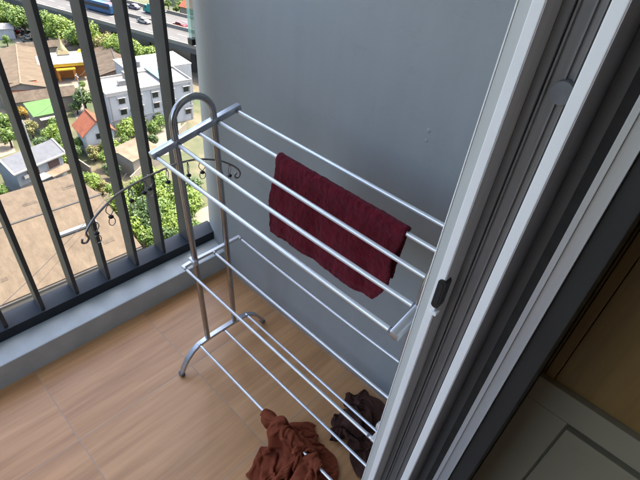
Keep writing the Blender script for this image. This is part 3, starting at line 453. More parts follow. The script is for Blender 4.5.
9149,-3976,1048,9126,-4039,1040,9161,-4099,1051,9229,-4122,1080,9294,-4065,1092,9324,-3981,1067,9351,-3896,1050,9431,-3872,1072,9504,-3901,1107,9570,-3950,1128,9631,-3966,1087,9690,-3983,1054,9749,-3993,1013,9778,-4002,947,9841,-3973,962,
9891,-3974,1025,9899,-3998,1106,9980,-3964,1161,10097,-3933,1118,10220,-3910,1078,10265,-4013,1039,10335,-4043,991,10390,-4107,963,10483,-4081,950,10485,-3990,922,10557,-3974,909,10563,-4003,964,10576,-4031,1014,10568,-4061,1029,10540,-4085,1007,
10531,-4143,981,10578,-4195,932,10596,-4193,838,10670,-4241,812,10719,-4186,776,10783,-4211,760,10802,-4266,788,8010,-4244,1315,8110,-4230,1326,8221,-4209,1313,8308,-4118,1337,8430,-4096,1266,8557,-4065,1220,8645,-3982,1249,8718,-3894,1247,
8829,-3885,1213,8909,-3948,1161,8894,-3959,1071,8923,-3998,1018,8983,-4041,983,9013,-3966,988,9084,-3967,979,9146,-3920,992,9170,-3980,964,9175,-3983,1035,9188,-4055,1009,9235,-4121,1036,9305,-4097,1090,9353,-4029,1063,9377,-3958,1041,
9381,-3892,1004,9449,-3946,1024,9500,-3879,1051,9574,-3861,1048,9630,-3895,1004,9721,-3892,1004,9784,-3910,943,9805,-3938,1019,9859,-3954,1083,9942,-3951,1128,10048,-3929,1155,10152,-3904,1080,10266,-3951,1032,10313,-4029,985,10375,-4081,955,
10443,-4123,936,10450,-4048,936,10496,-4022,899,10524,-4007,936,10587,-4018,946,10582,-4042,979,10551,-4063,987,10575,-4096,964,10560,-4145,900,10558,-4204,828,10574,-4282,772,10617,-4201,739,10701,-4204,698,10776,-4240,689,10789,-4300,711,
8031,-4170,1309,8127,-4159,1322,8230,-4144,1289,8327,-4084,1290,8431,-4077,1228,8546,-4045,1199,8626,-3963,1208,8719,-3902,1189,8823,-3871,1159,8929,-3891,1149,8975,-3924,1073,9008,-3931,992,8989,-3940,908,9041,-3994,874,9103,-3950,871,
9161,-3906,900,9229,-3948,936,9226,-3940,1025,9223,-4026,1040,9227,-4114,997,9298,-4126,1072,9365,-4074,1045,9366,-4018,1007,9414,-3972,977,9457,-3912,921,9432,-3840,962,9498,-3805,972,9589,-3791,977,9695,-3789,985,9785,-3835,1009,
9872,-3872,1032,9946,-3931,1040,10007,-3878,1098,10115,-3892,1082,10234,-3914,1044,10291,-4004,990,10345,-4094,984,10389,-4140,931,10438,-4090,907,10494,-4063,909,10512,-4049,944,10530,-4066,926,10537,-4062,954,10552,-4044,916,10563,-4076,911,
10524,-4141,904,10500,-4179,815,10460,-4262,764,10490,-4248,676,10578,-4293,681,10647,-4242,624,10728,-4279,615,10769,-4330,606,8069,-4113,1257,8149,-4080,1285,8235,-4081,1237,8334,-4068,1224,8433,-4057,1193,8534,-4028,1170,8616,-3954,1148,
8719,-3914,1119,8823,-3877,1097,8928,-3909,1088,9008,-3857,1031,9008,-3852,927,9073,-3881,868,9114,-3930,820,9133,-3992,785,9189,-3963,846,9248,-3900,903,9263,-3922,1005,9248,-4003,1049,9252,-4087,993,9309,-4162,1044,9376,-4124,1011,
9397,-4083,974,9385,-4039,917,9379,-3965,868,9419,-3896,858,9485,-3852,857,9585,-3844,864,9701,-3836,873,9816,-3833,892,9923,-3830,924,10023,-3845,956,10090,-3927,974,10185,-3882,943,10232,-3980,930,10297,-4063,932,10340,-4145,967,
10408,-4169,956,10433,-4142,923,10435,-4125,898,10472,-4135,901,10476,-4160,942,10493,-4153,941,10494,-4137,908,10466,-4126,867,10436,-4160,795,10397,-4225,714,10374,-4301,644,10423,-4370,628,10512,-4392,610,10607,-4370,641,10621,-4356,556,
10654,-4414,533,8130,-4094,1195,8184,-4036,1216,8263,-4010,1220,8349,-4016,1203,8434,-4040,1158,8533,-4009,1111,8612,-3938,1059,8713,-3898,1022,8826,-3874,1014,8949,-3905,1018,8992,-3781,1006,9091,-3837,961,9168,-3866,901,9213,-3904,842,
9216,-3943,775,9196,-4035,802,9252,-3942,840,9292,-3942,943,9311,-4000,1014,9327,-4096,1021,9317,-4175,965,9386,-4167,941,9436,-4151,922,9472,-4100,893,9479,-4041,845,9462,-4012,779,9521,-3959,749,9613,-3979,794,9731,-3967,803,
9841,-3982,858,9963,-3990,878,10081,-3996,845,10188,-3992,802,10104,-4036,851,10138,-4111,910,10226,-4158,926,10308,-4168,897,10358,-4214,917,10371,-4220,896,10344,-4199,880,10338,-4199,849,10357,-4219,858,10380,-4226,861,10397,-4231,829,
10389,-4238,776,10315,-4258,729,10294,-4356,661,10323,-4449,690,10378,-4494,708,10462,-4503,707,10548,-4525,670,10561,-4533,591,10486,-4508,591,8197,-4074,1133,8226,-4006,1146,8293,-3984,1157,8375,-3982,1154,8448,-4019,1082,8544,-3977,1002,
8625,-3911,928,8709,-3840,898,8832,-3855,891,8963,-3911,907,8980,-3768,897,9106,-3754,880,9199,-3773,833,9267,-3810,793,9309,-3879,776,9294,-3972,802,9259,-4073,859,9178,-4015,902,9232,-4086,923,9281,-4151,898,9335,-4127,849,
9382,-4156,823,9429,-4183,806,9489,-4201,800,9550,-4177,782,9598,-4138,736,9597,-4112,649,9697,-4079,652,9791,-4120,710,9905,-4070,695,9991,-3959,661,10100,-4021,605,10042,-4130,660,10000,-4197,725,10105,-4196,746,10129,-4238,849,
10217,-4260,884,10250,-4241,846,10258,-4252,823,10210,-4225,806,10203,-4239,772,10219,-4264,754,10255,-4284,735,10283,-4301,696,10256,-4356,724,10253,-4444,716,10274,-4533,693,10310,-4604,683,10354,-4618,640,10368,-4628,703,10384,-4605,628,
10411,-4618,702,10428,-4695,683,8275,-4059,1037,8306,-4007,1063,8355,-4039,1081,8394,-3980,1032,8493,-3966,953,8590,-3949,843,8639,-3865,754,8747,-3859,725,8850,-3784,734,8956,-3888,739,9076,-3805,760,9086,-3680,728,9163,-3735,678,
9249,-3738,659,9268,-3822,643,9218,-3898,681,9187,-3991,705,9150,-4086,712,9211,-4138,723,9275,-4162,709,9324,-4180,694,9371,-4180,679,9423,-4182,659,9475,-4209,633,9531,-4250,599,9607,-4280,567,9699,-4281,542,9793,-4235,529,
9864,-4146,505,9900,-4024,471,10026,-4101,466,10001,-4232,498,9869,-4213,494,9965,-4253,507,9985,-4274,618,10060,-4303,714,10102,-4330,805,10146,-4348,833,10162,-4373,820,10181,-4384,790,10191,-4396,753,10150,-4383,705,10175,-4403,654,
10204,-4462,617,10228,-4531,625,10254,-4598,639,10254,-4670,631,10299,-4712,625,10351,-4735,630,10410,-4735,630,10477,-4743,612,10551,-4703,600,10541,-4642,537,8376,-4057,900,8406,-4018,924,8456,-4041,931,8520,-3995,882,8550,-3965,749,
8620,-3903,632,8703,-3856,548,8811,-3866,527,8858,-3750,524,8969,-3838,526,8995,-3709,572,9103,-3746,523,9131,-3645,504,9211,-3680,494,9185,-3765,498,9181,-3855,497,9190,-3945,491,9242,-4009,501,9280,-4068,506,9276,-4124,504,
9319,-4146,520,9365,-4166,523,9415,-4183,505,9473,-4210,461,9541,-4242,404,9615,-4288,357,9705,-4252,330,9809,-4229,318,9838,-4115,289,9956,-4185,320,10058,-4281,328,9928,-4223,277,9902,-4331,321,9913,-4402,412,9956,-4278,457,
10049,-4284,568,10045,-4324,679,10095,-4337,706,10120,-4344,693,10112,-4382,714,10118,-4434,703,10156,-4493,713,10177,-4536,660,10200,-4592,590,10239,-4667,575,10293,-4694,584,10341,-4704,610,10339,-4729,564,10384,-4751,570,10449,-4737,553,
10518,-4714,514,10601,-4728,490,10629,-4659,451,8489,-4044,748,8528,-4039,765,8581,-4021,750,8656,-3992,693,8728,-3920,606,8787,-3882,490,8817,-3868,377,8917,-3828,360,8870,-3732,315,8974,-3807,311,9014,-3688,349,9059,-3588,388,
9061,-3689,341,9155,-3662,343,9215,-3727,347,9251,-3802,345,9273,-3877,324,9282,-3945,305,9246,-3991,324,9278,-4047,347,9327,-4087,384,9368,-4128,399,9419,-4155,385,9480,-4197,335,9545,-4252,268,9627,-4294,213,9730,-4312,194,
9755,-4207,169,9851,-4272,191,9988,-4324,198,10067,-4200,159,10067,-4290,244,9979,-4351,221,9954,-4436,320,9921,-4315,396,10026,-4292,490,10028,-4320,603,10051,-4363,656,10092,-4352,662,10096,-4397,687,10127,-4462,714,10193,-4516,689,
10218,-4577,618,10259,-4662,589,10327,-4681,554,10377,-4689,575,10425,-4705,572,10436,-4710,532,10385,-4706,497,10445,-4757,482,10539,-4747,461,10619,-4718,430,10570,-4656,442,8573,-3989,608,8615,-3998,593,8661,-3965,559,8735,-3928,495,
8822,-3936,417,8897,-3918,340,8923,-3898,242,8931,-3814,196,8834,-3815,161,8829,-3730,227,8892,-3639,205,8982,-3575,222,9084,-3564,274,9088,-3659,240,9140,-3731,254,9191,-3785,224,9242,-3825,185,9200,-3873,193,9226,-3937,189,
9294,-3985,230,9360,-4025,287,9407,-4055,332,9431,-4109,302,9477,-4176,251,9559,-4227,190,9656,-4256,140,9766,-4243,119,9873,-4199,147,9955,-4192,232,10052,-4215,143,10139,-4303,98,10164,-4355,192,10050,-4386,166,10028,-4432,279,
9939,-4361,349,10018,-4319,454,10001,-4324,565,10048,-4370,623,10113,-4390,654,10084,-4455,663,10163,-4489,643,10258,-4514,653,10279,-4581,575,10322,-4657,609,10388,-4676,585,10461,-4649,588,10476,-4605,533,10483,-4594,500,10490,-4646,470,
10435,-4698,401,10518,-4658,453,10544,-4719,397,10610,-4711,404,8654,-3927,522,8677,-3936,455,8731,-3939,389,8802,-3946,326,8881,-3946,263,8885,-3903,194,8892,-3861,125,8832,-3793,123,8849,-3714,90,8898,-3672,129,8911,-3761,144,
8975,-3667,163,9048,-3583,183,9143,-3599,259,9151,-3666,209,9180,-3727,165,9159,-3799,154,9182,-3841,103,9261,-3876,112,9347,-3909,176,9414,-3941,255,9463,-3982,302,9462,-4041,257,9476,-4117,196,9582,-4150,179,9667,-4182,104,
9787,-4160,107,9884,-4112,182,9934,-4226,151,10013,-4219,54,10094,-4202,120,10152,-4256,210,10055,-4314,254,10105,-4408,321,9992,-4405,375,9964,-4327,470,10017,-4369,549,10100,-4364,595,10070,-4450,622,10147,-4488,587,10154,-4581,572,
10261,-4609,576,10356,-4637,612,10416,-4641,566,10443,-4618,499,10379,-4626,473,10375,-4547,461,10381,-4517,439,10425,-4552,396,10502,-4607,355,10552,-4701,350,10604,-4637,360,10640,-4672,327,8694,-3898,450,8765,-3895,391,8829,-3899,311,
8866,-3885,230,8813,-3882,177,8812,-3863,111,8810,-3797,91,8840,-3730,54,8905,-3667,58,8959,-3668,109,8901,-3740,92,8976,-3726,189,9014,-3608,196,9104,-3569,247,9163,-3615,200,9141,-3696,165,9155,-3760,109,9236,-3779,74,
9335,-3799,112,9430,-3830,178,9496,-3867,257,9549,-3935,263,9548,-4006,306,9570,-4084,253,9569,-4028,158,9681,-4075,166,9782,-4054,79,9854,-4174,107,9973,-4209,61,10055,-4139,94,10019,-4162,169,10101,-4133,223,10166,-4254,239,
10123,-4292,354,10009,-4304,395,10015,-4395,468,10091,-4329,525,10032,-4410,553,10129,-4472,537,10136,-4580,519,10173,-4654,494,10259,-4652,467,10338,-4596,504,10378,-4512,535,10311,-4562,511,10281,-4517,463,10265,-4506,420,10273,-4529,377,
10321,-4572,331,10398,-4629,295,10492,-4644,266,10567,-4639,256,10604,-4607,283,8696,-3865,410,8777,-3858,338,8855,-3839,260,8820,-3825,181,8783,-3796,118,8794,-3764,177,8774,-3708,148,8793,-3659,90,8867,-3622,89,8931,-3635,144,
8925,-3707,118,8946,-3720,212,8994,-3616,222,9083,-3545,237,9159,-3576,190,9189,-3668,145,9225,-3719,61,9331,-3702,102,9428,-3716,169,9518,-3750,237,9595,-3802,283,9642,-3878,310,9664,-3961,339,9576,-3990,366,9638,-4049,302,
9692,-3944,251,9814,-4023,210,9893,-4066,82,10014,-4118,72,10003,-4113,169,10082,-4107,114,10191,-4105,155,10113,-4125,248,10066,-4173,344,10094,-4229,429,10089,-4308,483,10030,-4351,431,10060,-4453,452,10106,-4557,467,10182,-4628,432,
10199,-4561,477,10261,-4557,535,10257,-4495,488,10248,-4480,566,10259,-4441,486,10269,-4413,418,10275,-4432,357,10322,-4465,407,10365,-4503,333,10431,-4552,282,10448,-4571,207,10528,-4573,219,10598,-4577,238,8671,-3816,377,8784,-3793,359,
8774,-3794,246,8741,-3753,185,8797,-3706,212,8839,-3655,229,8831,-3614,197,8770,-3593,164,8828,-3643,167,8847,-3659,100,8878,-3671,172,8947,-3644,194,8982,-3610,267,9051,-3533,254,9104,-3570,165,9152,-3644,72,9272,-3631,137,
9375,-3639,232,9472,-3668,309,9570,-3696,354,9630,-3762,397,9687,-3839,421,9647,-3916,471,9645,-4009,508,9727,-4026,442,9812,-4009,338,9870,-3894,237,9932,-3954,100,10037,-4017,71,10004,-4014,154,10094,-4016,174,10200,-4010,218,
10207,-4104,287,10144,-4176,273,10165,-4207,357,10164,-4263,414,10146,-4352,419,10171,-4451,401,10144,-4553,363,10202,-4533,435,10275,-4536,475,10198,-4539,486,10169,-4476,529,10173,-4395,528,10194,-4374,444,10231,-4369,371,10315,-4398,384,
10393,-4450,400,10440,-4525,354,10473,-4491,268,10492,-4543,226,10533,-4574,166,10613,-4549,220,8623,-3736,339,8719,-3754,281,8778,-3668,280,8763,-3618,208,8775,-3589,284,8811,-3539,274,8846,-3518,261,8860,-3523,207,8844,-3530,132,
8907,-3566,124,8894,-3569,192,8952,-3562,177,8956,-3557,254,9021,-3512,216,9075,-3546,112,9218,-3594,126,9300,-3629,262,9381,-3743,333,9488,-3765,409,9586,-3758,458,9676,-3722,491,9730,-3805,525,9698,-3885,591,9738,-3980,619,
9821,-4024,561,9900,-3987,450,9968,-3910,317,10013,-3959,174,10021,-3925,61,10054,-3991,93,10135,-4000,121,10219,-4044,162,10251,-4076,251,10207,-4154,270,10171,-4218,269,10213,-4255,318,10146,-4312,306,10129,-4404,291,10209,-4470,294,
10275,-4481,364,10222,-4526,424,10185,-4488,480,10139,-4430,526,10172,-4403,468,10174,-4331,420,10265,-4343,399,10379,-4400,404,10454,-4487,371,10522,-4450,309,10548,-4520,222,10497,-4533,151,10596,-4548,142,10675,-4493,215,8559,-3638,290,
8594,-3696,222,8635,-3613,263,8646,-3525,265,8702,-3473,258,8742,-3442,270,8783,-3443,295,8787,-3456,246,8833,-3437,204,8891,-3452,173,8941,-3492,167,8923,-3510,224,8982,-3512,229,9021,-3536,164,9126,-3510,99,9229,-3581,206,
9279,-3688,344,9375,-3798,423,9480,-3800,499,9572,-3744,541,9675,-3717,575,9765,-3777,613,9757,-3866,687,9832,-3947,697,9922,-3979,628,10005,-3977,510,10056,-3954,357,10088,-3945,212,10022,-3915,130,10086,-3952,86,10134,-4022,87,
10188,-4065,138,10240,-4083,186,10268,-4121,231,10253,-4174,266,10229,-4216,214,10259,-4273,258,10241,-4345,231,10225,-4323,317,10196,-4399,274,10254,-4445,342,10233,-4433,452,10133,-4443,468,10141,-4358,453,10225,-4352,440,10340,-4390,417,
10426,-4477,325,10536,-4442,276,10535,-4490,188,10552,-4492,94,10629,-4503,107,10721,-4486,144,10783,-4407,223,8590,-3585,180,8663,-3571,190,8728,-3597,139,8739,-3519,151,8718,-3446,147,8767,-3440,182,8780,-3414,222,8801,-3384,263,
8840,-3409,289,8849,-3455,246,8899,-3482,228,8970,-3472,217,8965,-3520,175,9013,-3491,129,9135,-3476,142,9217,-3578,260,9251,-3725,371,9361,-3801,467,9474,-3795,541,9558,-3704,560,9659,-3762,614,9746,-3808,689,9835,-3857,760,
9942,-3893,724,10024,-3895,628,10083,-3883,500,10116,-3874,355,10117,-3879,221,10029,-3878,158,10093,-3934,120,10148,-3969,61,10207,-4006,66,10252,-4050,73,10263,-4101,101,10300,-4131,147,10352,-4145,203,10305,-4169,146,10326,-4236,126,
10354,-4286,189,10367,-4351,253,10266,-4375,194,10240,-4429,316,10203,-4497,393,10217,-4412,377,10303,-4429,379,10426,-4487,341,10509,-4399,222,10545,-4443,89,10629,-4405,79,10699,-4395,116,10772,-4389,153,10848,-4354,214,10940,-4333,262,
8663,-3609,82,8602,-3616,90,8603,-3557,133,8641,-3482,139,8677,-3440,207,8746,-3400,189,8803,-3404,195,8826,-3399,240,8854,-3374,278,8877,-3429,273,8908,-3436,211,8942,-3440,168,8982,-3452,139,9032,-3446,181,9112,-3424,182,
9181,-3541,282,9228,-3677,387,9356,-3742,458,9429,-3777,573,9565,-3760,583,9657,-3745,693,9781,-3739,755,9917,-3755,740,10034,-3771,681,10086,-3753,559,10123,-3749,430,10159,-3770,308,10072,-3805,231,10040,-3820,122,10120,-3871,72,
10171,-3883,152,10235,-3895,181,10279,-3917,192,10326,-3951,194,10342,-3955,120,10393,-4003,82,10449,-4055,63,10496,-4112,80,10469,-4103,163,10439,-4158,244,10426,-4273,168,10360,-4400,169,10289,-4471,236,10326,-4522,259,10410,-4505,242,
10470,-4435,165,10565,-4372,58,10667,-4325,135,10750,-4301,179,10838,-4277,216,10933,-4251,230,11023,-4239,229,11067,-4272,243,8562,-3538,57,8541,-3526,100,8545,-3499,152,8608,-3436,139,8680,-3393,209,8769,-3386,224,8830,-3373,195,
8863,-3403,208,8896,-3396,236,8950,-3382,247,8983,-3389,201,8989,-3380,167,9023,-3384,141,9076,-3386,157,9080,-3340,217,9116,-3450,301,9179,-3560,400,9287,-3630,483,9408,-3650,569,9543,-3654,636,9693,-3627,675,9845,-3661,654,
9993,-3639,631,10083,-3659,517,10009,-3632,406,10029,-3663,289,10120,-3647,225,10044,-3704,166,10104,-3738,70,10216,-3779,69,10297,-3808,124,10294,-3784,175,10335,-3795,197,10389,-3801,215,10456,-3810,234,10500,-3876,239,10561,-3918,219,
10626,-3960,201,10678,-4014,158,10599,-4015,235,10567,-4146,261,10518,-4266,223,10462,-4335,168,10491,-4357,213,10514,-4337,146,10581,-4293,73,10699,-4279,115,10819,-4252,143,10912,-4182,200,11029,-4167,182,11107,-4168,176,11144,-4204,181,
11182,-4244,180,8577,-3415,137,8525,-3409,124,8551,-3403,174,8634,-3365,168,8747,-3356,202,8841,-3349,237,8914,-3348,224,8945,-3338,173,8996,-3331,165,9022,-3309,185,9045,-3304,202,9077,-3316,198,9096,-3295,163,9132,-3293,125,
9172,-3301,175,9169,-3389,155,9216,-3496,226,9320,-3507,335,9446,-3535,428,9591,-3598,479,9753,-3608,515,9912,-3568,508,10061,-3512,474,10099,-3533,323,10080,-3571,194,10012,-3487,181,10050,-3541,103,10129,-3611,72,10236,-3656,86,
10320,-3689,181,10349,-3675,108,10391,-3704,94,10434,-3732,96,10488,-3758,99,10557,-3755,123,10626,-3755,153,10670,-3732,214,10741,-3769,202,10681,-3806,144,10746,-3888,196,10721,-4021,218,10619,-4078,183,10582,-4134,125,10606,-4185,103,
10666,-4195,78,10743,-4205,113,10842,-4202,118,10942,-4166,151,11053,-4233,122,11166,-4204,105,11161,-4251,134,11128,-4316,152,11154,-4360,187,8673,-3278,56,8660,-3313,106,8651,-3290,172,8731,-3289,228,8847,-3294,235,8940,-3289,196,
9021,-3274,173,9074,-3263,123,9104,-3272,121,9131,-3263,136,9149,-3230,165,9178,-3219,186,9216,-3229,199,9255,-3250,179,9298,-3272,137,9343,-3327,174,9321,-3372,71,9378,-3504,111,9503,-3548,217,9651,-3509,304,9814,-3541,334,
9958,-3453,334,10110,-3398,284,10044,-3399,141,10126,-3356,224,10191,-3403,164,10172,-3414,68,10243,-3484,97,10315,-3525,175,10412,-3559,128,10451,-3579,171,10488,-3610,162,10531,-3624,143,10566,-3632,87,10634,-3643,73,10702,-3654,92,
10730,-3623,156,10801,-3651,168,10761,-3663,100,10759,-3781,71,10773,-3900,90,10793,-4000,106,10792,-4067,144,10783,-4101,194,10812,-4097,140,10862,-4132,152,10941,-4126,118,11023,-4220,90,11161,-4264,56,11211,-4255,127,11195,-4298,173,
11160,-4382,164,11223,-4405,205,8799,-3112,135,8827,-3181,111,8788,-3147,179,8872,-3182,226,8964,-3213,180,9064,-3213,163,9136,-3180,94,9170,-3181,80,9211,-3194,82,9252,-3193,102,9273,-3157,128,9297,-3134,153,9336,-3149,163,
9369,-3161,194,9413,-3204,200,9466,-3253,162,9497,-3259,68,9487,-3317,192,9575,-3399,70,9714,-3505,97,9872,-3481,135,10016,-3408,130,9970,-3267,195,10103,-3218,202,10168,-3220,114,10240,-3244,161,10273,-3289,90,10327,-3347,141,
10393,-3401,83,10446,-3448,64,10481,-3491,67,10526,-3515,66,10578,-3524,66,10640,-3533,61,10676,-3545,119,10740,-3562,132,10793,-3584,88,10842,-3565,140,10839,-3592,70,10857,-3699,80,10842,-3781,145,10859,-3856,176,10876,-3917,209,
10901,-3980,205,10925,-4046,196,10952,-4082,140,11017,-4134,125,11084,-4217,61,11217,-4273,67,11231,-4290,146,11174,-4334,121,11236,-4374,172,11308,-4402,226,8935,-2915,142,8955,-2983,80,8952,-2997,183,9024,-3074,177,9108,-3126,177,
9174,-3109,107,9260,-3102,121,9275,-3091,91,9319,-3112,97,9365,-3115,78,9406,-3113,111,9427,-3082,138,9452,-3076,171,9491,-3101,187,9496,-3131,128,9509,-3175,65,9596,-3183,114,9673,-3249,175,9684,-3401,238,9715,-3300,107,
9862,-3289,71,9953,-3232,168,10035,-3119,144,10152,-3115,119,10244,-3131,127,10292,-3182,82,10355,-3204,130,10404,-3247,79,10449,-3301,73,10477,-3345,106,10520,-3382,106,10568,-3409,106,10622,-3430,105,10677,-3447,84,10711,-3469,134,
10772,-3496,131,10783,-3519,66,10850,-3535,70,10919,-3557,75,10931,-3640,122,10912,-3694,194,10944,-3758,207,10968,-3823,223,10975,-3899,242,10983,-3985,214,10976,-4069,196,11035,-4124,142,11090,-4217,91,11186,-4244,111,11196,-4320,75,
11229,-4392,119,11262,-4453,193,11255,-4414,307,9123,-2790,102,9143,-2878,160,9128,-2953,73,9169,-2959,174,9228,-3023,146,9313,-3039,108,9351,-3029,144,9381,-3042,128,9401,-3030,83,9448,-3041,105,9498,-3050,100,9509,-3013,133,
9546,-3033,150,9567,-3073,118,9597,-3123,86,9554,-3139,159,9589,-3204,224,9691,-3225,278,9708,-3259,155,9847,-3261,208,9872,-3143,149,9961,-3135,64,10057,-3193,69,10151,-3160,64,10229,-3132,75,10306,-3127,92,10363,-3167,69,
10413,-3183,111,10453,-3211,70,10504,-3244,75,10557,-3273,79,10610,-3302,84,10664,-3332,91,10719,-3365,97,10751,-3397,144,10788,-3427,100,10838,-3467,88,10856,-3493,146,10899,-3538,173,10971,-3577,194,10996,-3641,148,11009,-3707,133,
11014,-3780,142,11021,-3863,179,11030,-3951,242,11007,-4059,225,11000,-4148,151,11094,-4216,148,11107,-4312,89,11120,-4400,83,11143,-4465,159,11162,-4493,273,11150,-4441,389,9308,-2812,65,9231,-2730,81,9266,-2845,74,9284,-2953,69,
9326,-2920,138,9395,-2943,110,9410,-2965,103,9441,-2974,102,9478,-2999,98,9510,-3017,69,9535,-2991,103,9573,-3017,108,9613,-3043,126,9635,-3102,133,9573,-3110,167,9632,-3157,211,9648,-3194,303,9636,-3233,200,9751,-3207,205,
9858,-3168,192,9967,-3161,169,9999,-3085,110,10037,-3160,62,10121,-3183,71,10199,-3161,64,10270,-3133,71,10338,-3109,72,10409,-3108,72,10476,-3107,87,10541,-3124,82,10604,-3148,84,10663,-3180,92,10719,-3219,104,10773,-3262,119,
10820,-3311,116,10869,-3352,116,10918,-3391,122,10962,-3437,130,11012,-3482,137,11040,-3539,108,11077,-3601,78,11099,-3667,80,11104,-3744,103,11101,-3840,138,11066,-3949,176,11058,-4052,254,11026,-4163,209,10997,-4271,177,11019,-4370,177,
11101,-4363,227,11112,-4438,302,11189,-4349,304,11147,-4296,407]
tag(draped('cleaning_cloth',RUST,52,'rust_cloth',.075,-.002),'rust brown cloth crumpled over the lowest rod and the floor tiles','cloth')
